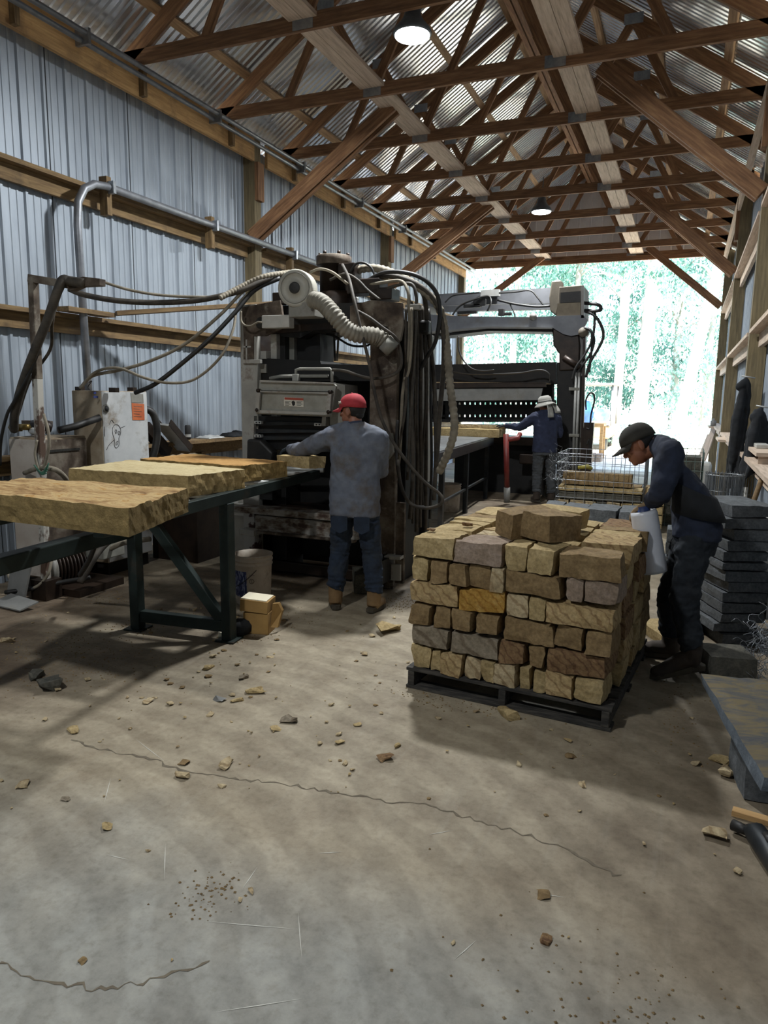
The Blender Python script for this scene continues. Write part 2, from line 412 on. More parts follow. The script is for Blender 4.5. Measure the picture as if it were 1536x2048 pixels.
# right wall: saw-edged plate boards and ledges between the posts
for y0, y1, bay in ((Y0, 8.05, 'near'), (8.35, 12.45, 'middle'), (12.75, 17.3, 'far')):
    tag(plank('eave_header', M['pale'], (PR - .02, y0, 4.6), (PR - .02, y1, 4.6), .04, .28), 'pale eave header board on the right wall in the %s bay' % bay, 'header', 'eave headers')
    for z, lb in ((3.5, 'high'), (2.32, 'middle'), (1.14, 'low')):
        g = thing('wall_girt', '%s timber girt along the right wall siding, %s bay' % (lb, bay), 'girt', (PR + .1, y0, z), 'right wall girts')
        plank('ledge_board', M['pale'], (PR + .065, y0, z), (PR + .065, y1, z), .15, .038, g)
        plank('face_board', M['pale'], (PR + .1, y0, z - .085), (PR + .1, y1, z - .085), .04, .13, g)
# door header over the far opening
tag(plank('door_header', M['truss'], (PL, 17.46, TZ - .0), (PR, 17.46, TZ - .0), .05, .1), 'timber header across the far opening', 'header')

# conduits on the left wall
c = thing('eave_conduit', 'pair of grey electrical conduits along the left eave', 'conduit', (PL + .07, 0, 4.6))
for dx, dz in ((.135, 4.64), (.195, 4.69)):
    MB().tube([(PL + dx, Y0, dz), (PL + dx, Y1, dz)], .024, 10).build('pipe', M['conduit'], c)
for k in range(6):
    y = 5.2 + k * 1.9
    MB().box((PL + .15, y, 4.665), (.15, .03, .13)).build('clamp', M['plate'], c)
c = thing('wall_conduit', 'grey conduit bending down from the high girt on the left wall', 'conduit', (PL, 5.1, 2))
xw = PL + .10
MB().tube([(xw, 12.4, 3.53), (xw, 5.45, 3.52), (xw, 5.3, 3.50), (xw, 5.18, 3.43), (xw, 5.1, 3.3), (xw, 5.08, 3.1), (xw + .02, 5.1, .9)], .036, 12).build('pipe', M['conduit'], c)
for k, y in enumerate((5.5, 7.1, 8.9)):
    plank('strap_block', M['girt'], (PL + .04, y, 3.28), (PL + .04, y, 3.62), .09, .06, c, up=(0, 1, 0))
    MB().box((xw, y, 3.52), (.11, .035, .11)).build('clamp', M['plate'], c)

# ceiling lamps: bell housings under the trusses
M['lens'] = emis('lamp_lens', (.92, .97, 1.0), 14)
M['lampbody'] = mat('lamp_housing', '565b5e', '6a6f72', 10, .5, .4)
def bay_lamp(x, y, z, label, power):
    t = thing('ceiling_lamp', label, 'lamp', (x, y, z), 'ceiling lamps')
    MB().lathe([(.06, .2), (.075, .13), (.10, .09), (.155, .03), (.165, 0), (.158, -.012)], (x, y, z)).build('housing', M['lampbody'], t)
    MB().lathe([(.15, .0), (.145, -.022), (.09, -.034), (.001, -.036)], (x, y, z)).build('lens', M['lens'], t)
    MB().cyl((x, y, z + .2), (x, y, z + .26), .05, 14).build('driver', M['lampbody'], t)
    MB().tube([(x, y, z + .26), (x + .01, y + .02, TZ + .35)], .008, 6).build('cord', M['lampbody'], t)
    L = bpy.data.lights.new('lamp_light', 'AREA'); L.shape = 'DISK'; L.size = .3; L.energy = power; L.color = (.95, .98, 1.0); L.spread = PI
    lo = bpy.data.objects.new('lamp_light', L); COL.objects.link(lo); lo.location = (0, 0, -.045); lo.parent = t
    return t
bay_lamp(-2.37, 6.15, 4.66, 'bright round ceiling lamp hanging over the near stone splitter', 240)
bay_lamp(-2.37, 12.0, 4.58, 'smaller looking ceiling lamp hanging near the far gable', 240)
bay_lamp(-2.37, 0.3, 4.62, 'ceiling lamp behind the camera', 140)

# daylight
w = bpy.data.worlds.new('world'); SC.world = w; w.use_nodes = True
bg = w.node_tree.nodes['Background']; sky = w.node_tree.nodes.new('ShaderNodeTexSky')
sky.sky_type = 'NISHITA'; sky.sun_disc = False; sky.sun_elevation = math.radians(58); sky.sun_rotation = math.radians(140); sky.air_density = 1.0
w.node_tree.links.new(sky.outputs[0], bg.inputs[0]); bg.inputs[1].default_value = 1.25
S = bpy.data.lights.new('sun', 'SUN'); S.energy = 36; S.angle = .01; S.color = (1, .97, .9)
so = bpy.data.objects.new('sun', S); COL.objects.link(so)
sd = V((-.35, .75, -1.15)).normalized()
so.rotation_euler = sd.to_track_quat('-Z', 'Y').to_euler()
# ------------------------------------------------------------------ near stone splitter
M['black'] = mat('black_machine_paint', '0c0c0d', '1a1917', 7, .6, .2, .1, dirt='2b241d', drange=(.55, .8))
M['rust'] = mat('rusty_plate', '33281f', '564a3e', 5, .8, .2, .25, c3='7b7265', dirt='948e80', drange=(.56, .7), dscale=4)
M['wornwhite'] = mat('worn_white_paint', '8f8d86', 'a8a69e', 4, .6, 0, .08, dirt='5a4636', drange=(.54, .68), dscale=4)
M['greyplate'] = mat('dusty_grey_plate', '77766c', '93918a', 5, .6, .1, .08, dirt='5e5647', drange=(.52, .75), dscale=5)
M['guard'] = mat('guard_grey', '85847a', 'a09f95', 6, .5, .2, .06, dirt='6a5f50', drange=(.55, .75), dscale=6)
M['flaky'] = mat('flaking_grey_paint', '8e8b84', '6b5f52', 9, .75, 0, .12, (1, 1, 2), '3d2a20', lo=.42, hi=.62)
M['oily'] = mat('oily_brown_steel', '1f1712', '33271e', 6, .45, .4, .15)
M['hose'] = mat('dusty_rubber_hose', '2c2822', '4b443a', 10, .75, 0, .1)
M['hosedark'] = mat('black_rubber_hose', '141413', '24221f', 10, .55)
M['hosepale'] = mat('pale_dusty_hose', '6e6657', '8d8574', 10, .8)
M['duct'] = mat('ribbed_duct', '6f6a5d', '8b8678', 8, .7)
M['blower'] = mat('blower_white', '9b988c', 'b2afa3', 4, .5, 0, .04, dirt='787161', drange=(.55, .75), dscale=5)
M['whitebox'] = mat('white_box', 'aaa8a0', 'bebcb4', 5, .55, dirt='8a8272', drange=(.56, .74))
M['mesh'] = mat('dark_grille', '15140f', '2a2822', 60, .6)
M['signw'] = mat('sign_white', 'c9c6b8'); M['signr'] = mat('sign_red', '9a4433'); M['signk'] = mat('sign_black', '1b1a18')
M['zinc'] = mat('zinc_bracket', 'a8a9a6', 'c2c3c0', 10, .45, .4)

def xz(pts, Y): return [(p.x, p.z) for p in (at(a, b, Y) for a, b in pts)]
def plate(name, pts, Y, d, m, parent, bevel=0): return MB().prism_xz(xz(pts, Y), Y, Y + d).build(name, m, parent, bevel)
def pbox(name, x0, y0, x1, y1, Y, d, m, parent, bevel=.004):
    a, b = at(x0, y0, Y), at(x1, y1, Y)
    return MB().bx(a.x, b.x, Y, Y + d, b.z, a.z).build(name, m, parent, bevel)
def hose(pts, r, m, parent, name='hose', rib=None, seg=8, n=7):
    return MB().tube([at(a, b, y) for a, b, y in pts], r, seg, n=n, rib=rib).build(name, m, parent)

s1 = thing('stone_splitter', 'large rusty hydraulic stone splitter with a white blower and red-capped worker at its front', 'machine', (-2.95, 6.0, 0))
# four columns, base sills
F = 5.5
MB().bx(-3.70, -3.53, F, F + .07, 0, 2.42).build('front_column', M['wornwhite'], s1, .006)
MB().bx(-3.70, -3.64, F + .07, F + .9, 0, 2.4).build('side_plate', M['oily'], s1)
MB().bx(-3.50, -3.35, F + .18, F + .5, .0, 2.3).build('inner_column', M['black'], s1, .006)
MB().bx(-3.46, -3.40, F + .12, F + .18, 1.1, 2.3).build('guide_rail', M['wornwhite'], s1)
MB().bx(-2.46, -2.22, F + .05, F + .12, 0.0, 2.3).build('front_column', M['rust'], s1, .006)
MB().bx(-2.44, -2.34, F + .13, F + .5, 0.0, 2.3).build('inner_column', M['greyplate'], s1, .006)
MB().bx(-2.33, -2.24, F + .35, F + .75, 0, 2.28).build('side_plate', M['black'], s1, .006)
MB().bx(-2.29, -2.20, 6.30, 6.42, .85, 2.2).build('rear_column', M['wornwhite'], s1, .005)
MB().bx(-2.29, -2.20, 6.30, 6.42, 0, .85).build('rear_column', M['black'], s1, .005)
MB().bx(-3.66, -3.5, 6.3, 6.42, 0, 2.3).build('rear_column', M['black'], s1, .005)
MB().bx(-3.7, -2.2, 6.2, 6.42, 0, .14).build('base_sill', M['black'], s1, .01)
MB().bx(-3.6, -2.3, 5.95, 6.0, .12, 1.82).build('back_plate', M['black'], s1)
MB().bx(-3.5, -2.4, 5.6, 5.66, 0.02, .12).build('base_sill', M['oily'], s1, .01)
# rusty upper skin of the left column with its painted cross
plate('head_plate', [(484, 615), (560, 600), (566, 640), (560, 658), (530, 672), (487, 672)], F - .012, .03, M['rust'], s1)
plate('column_skin', [(487, 672), (507, 672), (507, 728), (487, 728)], F - .01, .012, M['rust'], s1)
c = MB(); c.bx(-3.635, -3.62, F - .014, F - .008, 1.92, 2.12); c.bx(-3.675, -3.58, F - .014, F - .008, 2.05, 2.064)
c.build('painted_cross', M['wornwhite'], s1)
pbox('column_band', 486, 719, 520, 727, F - .03, .04, M['wornwhite'], s1)
MB().cyl(at(521, 646, F - .02), at(521, 646, F - .02) + V((0, .02, 0)), .05, 20).build('lifting_hole', M['mesh'], s1)
# right half of the head with its round notch
plate('head_plate', [(700, 612), (742, 600), (803, 606), (806, 650), (800, 680), (786, 694), (762, 700), (742, 690), (720, 668), (700, 655)], F + .04, .04, M['rust'], s1)
MB().cyl(at(766, 665, F + .03), at(766, 665, F + .03) + V((0, .02, 0)), .055, 20).build('lifting_hole', M['mesh'], s1)
# crown beam between the plates
plate('crown_beam', [(545, 612), (745, 604), (745, 652), (690, 655), (625, 662), (600, 676), (560, 672)], F + .12, .6, M['black'], s1)
plate('crown_flange', [(500, 655), (748, 640), (748, 650), (500, 672)], F + .1, .03, M['oily'], s1)
# sliding column visible in the opening
MB().bx(-3.28, -3.05, F + .28, F + .55, 1.75, 2.3).build('guide_column', M['black'], s1)
MB().bx(-3.34, -3.29, F + .24, F + .3, 1.75, 2.2).build('guide_rail', M['greyplate'], s1)
# ram beam
plate('ram_beam', [(520, 716), (640, 722), (642, 728), (745, 730), (745, 762), (520, 762)], F + .08, .4, M['black'], s1)
pbox('ram_block', 518, 702, 532, 718, F + .06, .1, M['wornwhite'], s1)
pbox('ram_block', 518, 728, 532, 746, F + .06, .1, M['greyplate'], s1)
# feed pipes above the guard
MB().tube([at(592, 755, 5.45), at(592, 740, 5.45), at(600, 738, 5.45), at(660, 738, 5.45), at(664, 742, 5.45), at(664, 764, 5.45)], .014, 8).build('oil_pipe', M['greyplate'], s1)
MB().tube([at(540, 757, 5.45), at(560, 753, 5.45), at(656, 752, 5.45)], .016, 8).build('oil_pipe', M['greyplate'], s1)
pbox('pipe_bracket', 584, 748, 595, 762, 5.4, .05, M['wornwhite'], s1)
# guard: sloping box front with two framed panels
G = 5.32
gp = plate('guard', [(519, 761), (666, 765), (672, 772), (660, 834), (512, 828)], G, .03, M['guard'], s1, .004)
plate('guard_rib', [(519, 760), (668, 765), (668, 768), (519, 764)], G - .03, .03, M['wornwhite'], gp)
plate('guard_rib', [(516, 780), (664, 784), (664, 788), (516, 784)], G - .03, .03, M['wornwhite'], gp)
plate('guard_rib', [(512, 820), (658, 825), (658, 830), (512, 826)], G - .03, .03, M['wornwhite'], gp)
plate('guard_slot', [(522, 780.5), (662, 783), (662, 784.5), (522, 782)], G - .032, .004, M['signk'], gp)
for x0, x1, a, b in ((513, 520, 785, 824), (655, 662, 788, 828)): plate('link_bar', [(x0, a), (x1, a), (x1 - 3, b), (x0 - 3, b)], G - .045, .02, M['wornwhite'], gp)
for px, py in ((515, 781), (513, 820), (659, 784), (656, 824)):
    p = at(px, py, G - .05); MB().cyl(p, p + V((0, .04, 0)), .016, 14).build('pivot_bolt', M['oily'], gp)
plate('guard_cheek', [(664, 766), (690, 770), (690, 850), (660, 850), (660, 834)], G + .12, .25, M['greyplate'], s1)
sg = plate('warning_sign', [(568, 794), (607, 796), (607, 814), (568, 812)], G - .006, .004, M['signw'], gp)
plate('warning_header', [(569, 794.5), (606.5, 796.4), (606.5, 801), (569, 799)], G - .009, .003, M['signr'], gp)
plate('hand_symbol', [(583, 805), (584, 801.5), (586, 803), (587, 801), (588.5, 803), (590, 804), (589.5, 809), (587.5, 812), (585, 811)], G - .009, .003, M['signk'], gp)
for k in range(4):
    for x0, x1 in ((570, 581 - k % 2 * 3), (593, 605 - k % 2 * 3)): plate('sign_line', [(x0, 802.5 + k * 2.4), (x1, 803 + k * 2.4), (x1, 803.9 + k * 2.4), (x0, 803.4 + k * 2.4)], G - .008, .002, M['signk'], gp)
# knife throat below the guard
pbox('throat', 505, 832, 664, 905, F + .02, .35, M['black'], s1)
for py in (843, 858, 872): plate('knife_rail', [(508, py), (640, py + 2), (640, py + 7), (508, py + 8)], F - .02, .05, M['steel_dark'], s1)
for px, py in ((508, 845), (508, 872), (628, 849)):
    b_ = pbox('rail_bracket', px, py - 3, px + 14, py + 3, F - .06, .04, M['zinc'], s1, .002)
    for q in (4, 10):
        p = at(px + q, py, F - .07); MB().cyl(p, p + V((0, .012, 0)), .006, 8).build('bolt', M['signk'], b_)
plate('throat_post', [(501, 832), (508, 832), (507, 880), (500, 880)], F - .05, .07, M['wornwhite'], s1)
plate('throat_post', [(644, 834), (652, 834), (651, 852), (643, 852)], F - .05, .07, M['wornwhite'], s1)
# bed below: apron, channel, leg with flaking paint
a, b = at(466, 1004, 5.3), at(705, 1018, 5.3)
MB().bx(a.x, -2.46, 5.3, 5.49, .60, .655).build('bed_apron', M['flaky'], s1, .006)
MB().bx(a.x + .2, -2.48, 5.34, 5.48, .44, .585).build('bed_channel', M['flaky'], s1, .006)
MB().bx(a.x + .2, -2.48, 5.3, 5.36, .43, .45).build('bed_flange', M['rust'], s1)
MB().bx(-3.6, -2.5, 5.5, 5.9, .58, .64).build('bed_top', M['oily'], s1)
MB().bx(-3.62, -3.5, 5.38, 5.5, 0, .6).build('bed_leg', mat('flaking_leg', '3a1d18', 'a9a7a2', 7, .7, 0, .1, lo=.47, hi=.53), s1, .006)
MB().box(at(505, 1062, 5.36), (.16, .2, .05)).build('leg_collar', M['wornwhite'], s1, .004)
MB().bx(-3.7, -3.4, 5.52, 5.9, .7, 1.1).build('lower_cheek', M['black'], s1)
MB().bx(-2.35, -2.22, 5.3, 5.56, .1, .30).build('step_bracket', M['black'], s1)
plate('step_plate', [(768, 1112), (800, 1114), (800, 1120), (768, 1118)], 5.45, .12, M['wornwhite'], s1)
plate('step_plate', [(774, 1128), (800, 1130), (800, 1162), (776, 1160)], 5.5, .03, M['wornwhite'], s1)
pbox('column_foot', 792, 1005, 806, 1168, 5.53, .04, M['rust'], s1)
plate('chute_plate', [(758, 895), (782, 866), (786, 905), (770, 925), (757, 930)], 5.45, .05, M['greyplate'], s1)
plate('roller_guide', [(493, 878), (520, 880), (545, 905), (540, 930), (492, 925)], 5.4, .1, M['hosedark'], s1, .02)
# hydraulic cylinder on the crown
hc = V((-3.0, 5.95, 0))
cy = MB().lathe([(.125, 2.3), (.125, 2.78), (.15, 2.78), (.15, 2.865), (.02, 2.87)], hc).build('hydraulic_cylinder', M['oily'], s1)
MB().lathe([(.151, 2.785), (.157, 2.79), (.157, 2.86), (.15, 2.866), (.001, 2.868)], hc).build('end_cap', M['rust'], cy)
for k in range(6):
    a = k * PI / 3 + .3; p = hc + V((.125 * math.cos(a), .125 * math.sin(a), 2.868)); MB().cyl(p, p + V((0, 0, .025)), .016, 6).build('cap_bolt', M['oily'], cy)
MB().lathe([(.19, 2.2), (.19, 2.5), (.16, 2.55), (.125, 2.56)], hc + V((.04, 0, 0))).build('cylinder_flange', M['oily'], cy)
# blower
bc = at(590, 576, 5.32); ax = V((.18, -1, 0)).normalized()
bl = MB().lathe([(.001, -.14), (.145, -.14), (.152, -.13), (.152, -.01), (.145, 0), (.12, .004), (.118, .0), (.05, .003), (.048, .012), (.001, .012)], bc, ax, 36).build('blower', M['blower'], s1)
e = ax * .006; sd_ = V((1, .18, 0)).normalized()
MB().lathe([(.047, .0), (.047, .014), (.042, .016), (.001, .016)], bc, ax, 24).build('intake_grille', M['mesh'], bl)
MB().tube([bc + e + (sd_ * math.cos(t) + V((0, 0, 1)) * math.sin(t)) * .122 for t in [k * 2 * PI / 32 for k in range(33)]], .003, 5).build('cover_seam', M['greyplate'], bl)
MB().beam(bc + V((.1, .11, -.02)), bc + V((.1, .11, -.2)), .11, .13).build('outlet_duct', M['blower'], bl)
MB().cyl(bc + ax * -.14, bc + ax * -.32, .07, 20).build('blower_motor', M['blower'], bl)
a, b = at(578, 606, 5.34), at(630, 633, 5.34)
MB().bx(a.x, b.x, 5.33, 5.5, b.z, a.z).build('blower_base', M['greyplate'], bl, .006)
pbox('switch_box', 523, 631, 578, 655, 5.4, .09, M['whitebox'], s1, .006)
MB().tube([at(x, y, 5.38) for x, y in ((482, 622), (482, 640), (489, 650), (502, 652), (515, 645), (523, 645))], .009, 6, n=5).build('cable', M['hosepale'], s1)
hose([(627, 600, 5.3), (645, 606, 5.25), (668, 630, 5.22), (690, 656, 5.25), (712, 668, 5.3), (735, 670, 5.36), (757, 674, 5.42), (775, 688, 5.46)], .07, M['duct'], s1, 'duct_hose', rib=.032, seg=16)
d0, d1 = at(770, 684, 5.45), at(786, 700, 5.47)
MB().cyl(d0, d1, .07, 18).build('duct_collar', M['greyplate'], s1)
# valve bodies
for (px, py, Y, s_) in ((700, 545, 5.9, (.16, .16, .14)), (735, 575, 5.8, (.3, .2, .12)), (770, 590, 5.8, (.2, .2, .1)), (560, 598, 5.55, (.1, .1, .1))):
    MB().box(at(px, py, Y), s_).build('valve_block', M['oily'], s1, .01)
pbox('valve_block', 832, 640, 856, 668, 5.95, .1, M['hosedark'], s1, .02)
pbox('hose_clamp', 810, 609, 838, 619, 5.62, .06, M['greyplate'], s1)
# hoses: over the top and down the right-hand side
H = [([(700, 600, 5.9), (725, 572, 5.85), (770, 552, 5.8), (820, 562, 5.8), (862, 592, 5.85), (884, 640, 5.9), (888, 720, 5.95), (880, 820, 6.0), (872, 935, 6.0)], .022, 'hose'),
     ([(690, 548, 5.95), (740, 536, 5.9), (790, 548, 5.85), (845, 580, 5.85), (880, 620, 5.9), (893, 690, 5.95), (900, 770, 5.9), (909, 850, 5.85), (898, 900, 5.85), (878, 945, 5.9)], .036, 'hosepale', .05),
     ([(720, 570, 5.8), (770, 545, 5.75), (830, 550, 5.75), (868, 578, 5.8), (880, 620, 5.85), (872, 680, 5.9), (856, 710, 5.95), (840, 740, 5.95)], .018, 'hosedark'),
     ([(700, 575, 5.75), (760, 566, 5.7), (800, 562, 5.7), (815, 580, 5.65), (818, 615, 5.63), (817, 700, 5.62), (805, 790, 5.62), (800, 900, 5.64), (792, 960, 5.66)], .014, 'hosepale'),
     ([(740, 590, 5.75), (790, 572, 5.7), (822, 568, 5.68), (832, 590, 5.66), (832, 630, 5.65), (828, 720, 5.66), (822, 820, 5.68), (815, 960, 5.7)], .014, 'hose'),
     ([(812, 615, 5.6), (811, 700, 5.6), (812, 800, 5.6), (800, 880, 5.62), (793, 900, 5.62)], .012, 'hose'),
     ([(823, 615, 5.6), (823, 680, 5.6), (818, 740, 5.6), (808, 760, 5.6)], .012, 'hosepale'),
     ([(838, 575, 5.9), (850, 600, 5.95), (856, 660, 6.05), (868, 760, 6.1), (872, 900, 6.1), (868, 1000, 6.1)], .02, 'hose'),
     ([(660, 560, 5.7), (690, 548, 5.7), (715, 560, 5.7), (735, 580, 5.68), (760, 600, 5.65)], .012, 'hose'),
     ([(620, 545, 5.6), (640, 538, 5.6), (665, 545, 5.6), (695, 568, 5.6)], .012, 'hosepale'),
     ([(700, 545, 5.8), (712, 528, 5.8), (728, 526, 5.8), (742, 535, 5.8), (750, 552, 5.8)], .010, 'hosedark'),
     ([(715, 622, 5.45), (740, 636, 5.42), (765, 655, 5.42), (788, 672, 5.45), (798, 690, 5.5), (803, 720, 5.5), (798, 740, 5.5), (780, 752, 5.46), (750, 757, 5.42), (720, 752, 5.4), (690, 742, 5.4), (665, 740, 5.42)], .013, 'hose'),
     ([(640, 665, 5.9), (668, 672, 5.9), (700, 690, 5.95), (730, 692, 5.95), (745, 685, 5.9)], .010, 'hosedark'),
     ([(630, 668, 5.95), (622, 690, 6.0), (612, 715, 6.0)], .016, 'hose'), ([(650, 665, 5.95), (645, 690, 6.0), (640, 720, 6.0)], .014, 'hose'),
     ([(668, 664, 5.95), (669, 690, 6.0), (670, 722, 6.0)], .010, 'hose'), ([(677, 664, 5.95), (676, 690, 6.0), (674, 722, 6.0)], .010, 'hosepale'),
     ([(636, 660, 6.0), (640, 690, 6.05), (642, 722, 6.05)], .024, 'greyplate'),
     ([(685, 530, 5.7), (698, 558, 5.5), (708, 600, 5.35), (722, 660, 5.3), (738, 725, 5.28), (748, 780, 5.28), (766, 845, 5.3), (800, 905, 5.35), (845, 960, 5.4), (876, 985, 5.45), (885, 998, 5.45), (878, 1010, 5.45), (850, 1016, 5.45), (820, 1006, 5.45), (802, 970, 5.45), (796, 920, 5.5)], .014, 'hose'),
     ([(795, 840, 5.5), (792, 900, 5.5), (797, 950, 5.5), (806, 985, 5.5), (825, 1010, 5.5), (848, 1014, 5.5)], .013, 'hosedark')]
for h in H: hose(h[0], h[1], M[h[2]], s1, rib=h[3] if len(h) > 3 else None, seg=12 if len(h) > 3 else 8)
rr = random.Random(11)
for k in range(7):                  # the tight bunch strapped along the side plate
    x = 822 + k * 6.5 + rr.uniform(-2, 2); Y = 5.7 + k * .09
    hose([(x - 4, 600 + k * 3, Y), (x, 680, Y), (x + rr.uniform(-4, 4), 800, Y), (x + rr.uniform(-5, 5), 930, Y), (x - 2, 1050 + rr.uniform(-40, 20), Y)], rr.choice((.011, .014, .018)), M[rr.choice(('hose', 'hosedark', 'hose'))], s1)
# hoses reaching left from the head to the pole and the pump cabinet
L = [([(200, 562, 4.75), (260, 580, 4.9), (330, 591, 5.1), (420, 594, 5.3), (470, 588, 5.4), (540, 560, 5.6), (575, 552, 5.8)], .012, 'hosepale'),
     ([(138, 578, 4.7), (170, 590, 4.75), (240, 602, 4.9), (320, 605, 5.1), (400, 600, 5.25), (480, 582, 5.4), (530, 560, 5.55), (575, 548, 5.75)], .024, 'hose'),
     ([(440, 596, 5.25), (490, 570, 5.45), (530, 553, 5.55), (580, 545, 5.75)], .026, 'hosepale'),
     ([(160, 776, 4.85), (185, 752, 4.85), (240, 740, 4.9), (300, 722, 5.0), (370, 688, 5.15), (440, 630, 5.3), (490, 580, 5.45), (540, 555, 5.6)], .014, 'hosepale'),
     ([(270, 786, 4.95), (310, 768, 4.98), (360, 730, 5.08), (420, 678, 5.2), (470, 625, 5.35), (510, 580, 5.5), (560, 556, 5.65)], .019, 'hosedark'),
     ([(162, 776, 4.83), (190, 745, 4.83), (235, 736, 4.85), (290, 756, 4.9), (340, 766, 5.0), (390, 758, 5.1), (440, 715, 5.2), (466, 660, 5.3), (476, 610, 5.4), (510, 575, 5.5)], .012, 'hosepale')]
for h in L: hose(h[0], h[1], M[h[2]], s1, rib=.03 if h[1] > .025 else None, seg=10)
# ------------------------------------------------------------------ far stone splitter
M['m2grey'] = mat('blue_grey_paint', '5a5d63', '6d7076', 3, .5, 0, .04, dirt='57534b', drange=(.58, .75))
M['m2light'] = mat('light_frame_paint', '6d6d6a', '83837f', 3, .55, 0, .04, dirt='6d6657', drange=(.55, .75))
M['m2dark'] = mat('dark_grey_paint', '37383a', '46474a', 3, .55, 0, .04)
M['boxbrown'] = mat('brown_grey_box', '4d463a', '5f574a', 5, .7, 0, .05)
M['tan'] = mat('dusty_tan_board', '8a7557', 'a89170', 6, .85, 0, .1)
s2 = thing('stone_splitter', 'far grey hydraulic stone splitter with a bridge beam, worker in a sun hat before it', 'machine', (-3, 12.3, 0))
F2 = 12.0
# lower front bridge, its flange coloured black to stand for shadow, upper bridge box
plate('front_bridge', [(845, 628), (905, 632), (1060, 634), (1166, 630), (1176, 640), (1162, 668), (1142, 672), (1126, 668), (1106, 656), (975, 655), (900, 664), (845, 668)], F2, .05, M['m2grey'], s2)
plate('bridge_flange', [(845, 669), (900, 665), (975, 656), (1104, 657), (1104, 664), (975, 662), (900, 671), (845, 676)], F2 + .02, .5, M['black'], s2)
plate('flange_lip', [(845, 664), (900, 660), (975, 653), (1104, 655), (1104, 658), (975, 657), (900, 664), (845, 669)], F2 - .06, .06, M['m2light'], s2)
plate('upper_bridge', [(845, 590), (1105, 575), (1105, 606), (845, 612)], F2 + .7, .1, M['m2dark'], s2)
plate('bridge_rail', [(845, 613), (1105, 607), (1105, 618), (845, 624)], F2 + .6, .15, M['m2dark'], s2)
bb = plate('head_box', [(1118, 574), (1166, 570), (1166, 634), (1114, 636)], F2 + .05, .75, M['boxbrown'], s2, .01)
plate('box_recess', [(1121, 585), (1161, 582), (1161, 604), (1120, 606)], F2 + .035, .02, M['black'], bb)
plate('box_cover', [(1115, 607), (1161, 605), (1161, 634), (1113, 635)], F2 + .02, .03, mat('olive_cover', '5b5140', '6b604d', 6, .6), bb)
plate('box_post', [(1162, 572), (1168, 571), (1168, 636), (1162, 636)], F2 + .0, .05, M['m2light'], bb)
plate('fan_housing', [(1103, 562), (1122, 560), (1126, 572), (1120, 600), (1113, 632), (1100, 622), (1098, 595)], F2 + .1, .2, M['boxbrown'], s2, .02)
p = at(1066, 633, F2 - .03); MB().cyl(p, p + V((0, .03, 0)), .06, 20).build('bearing_cap', M['m2light'], s2)
pbox('junction_box', 961, 580, 998, 592, F2 + .55, .1, M['m2light'], s2)
# clutter of fittings on the bridge
for px, py, sz in ((945, 612, (.3, .1, .06)), (960, 605, (.2, .1, .12)), (1003, 625, (.1, .1, .12)), (935, 625, (.35, .08, .05)), (1012, 628, (.2, .08, .05))):
    MB().box(at(px, py, F2 + .3), sz).build('valve_block', M['black'], s2, .01)
# right column: swan neck, trunk, guides
plate('swan_neck', [(1104, 645), (1126, 650), (1142, 650), (1156, 650), (1160, 690), (1158, 740), (1118, 742), (1118, 708), (1106, 690)], F2 + .05, .4, M['oily'], s2, .02)
plate('column', [(1114, 725), (1158, 722), (1152, 1010), (1112, 1008)], F2 + .08, .45, M['black'], s2, .01)
plate('guide_strip', [(1152, 672), (1170, 666), (1166, 760), (1160, 1000), (1152, 1000), (1158, 760)], F2 + .1, .3, M['m2light'], s2)
plate('guide_strip', [(1166, 660), (1172, 658), (1164, 1000), (1159, 1000)], F2 + .02, .08, M['oily'], s2)
p = at(1166, 664, F2 - .02); MB().cyl(p, p + V((0, .25, 0)), .075, 20).build('end_roller', M['boxbrown'], s2)
MB().cyl(at(1128, 715, F2), at(1160, 735, F2), .05, 12).build('strut_tube', M['oily'], s2)
pbox('post_guide', 1168, 845, 1178, 1002, F2 - .1, .12, M['oily'], s2)
for x0 in (1144, 1150): MB().tube([at(x0 + 8, 745, F2 - .02), at(x0, 990, F2 - .02)], .022, 8).build('guide_pipe', M['m2light'], s2)
for py in (775, 868): pbox('pipe_clamp', 1138, py, 1158, py + 6, F2 - .06, .06, M['greyplate'], s2)
# left column stands behind the near machine
MB().bx(-4.6, -4.25, F2 + .05, F2 + .5, 0, 3.2).build('column', M['black'], s2, .01)
# sill beam over the throat, hood boards, brush curtains
plate('throat_beam', [(845, 730), (1112, 724), (1112, 768), (845, 770)], F2 + .2, .35, M['black'], s2)
MB().bx(at(860, 760, F2).x, at(1098, 760, F2).x, F2 - .35, F2 + .2, at(900, 764, F2 - .35).z - .02, at(900, 764, F2 - .35).z).build('hood_top', M['tan'], s2)
plate('hood_edge', [(862, 766), (1092, 764), (1092, 774), (862, 776)], F2 - .35, .03, M['oily'], s2)
plate('hood_front', [(866, 778), (1085, 776), (1080, 800), (866, 802)], F2 - .3, .04, M['m2light'], s2)
plate('throat_back', [(860, 762), (1108, 760), (1108, 805), (860, 805)], F2 + .3, .04, M['black'], s2)
plate('throat_back', [(860, 809.5), (1108, 808.5), (1108, 829), (860, 829.5)], F2 + .3, .04, M['black'], s2)
for i in range(21):                 # fingers that let light through in two rows of slots
    x = 888 + i * 10.2
    plate('brush_finger', [(x + 2, 803), (x + 9.6, 803), (x + 9.0, 812), (x + 2.6, 812)], F2 + .31, .03, M['black'], s2)
    plate('brush_finger', [(x + 1.8, 828), (x + 9.6, 828), (x + 9.0, 838), (x + 2.4, 838)], F2 + .31, .03, M['black'], s2)
plate('throat_back', [(1085, 800), (1112, 800), (1112, 880), (1075, 880)], F2 + .29, .04, M['black'], s2)
plate('throat_back', [(860, 803), (890, 803), (890, 838), (860, 838)], F2 + .3, .04, M['black'], s2)
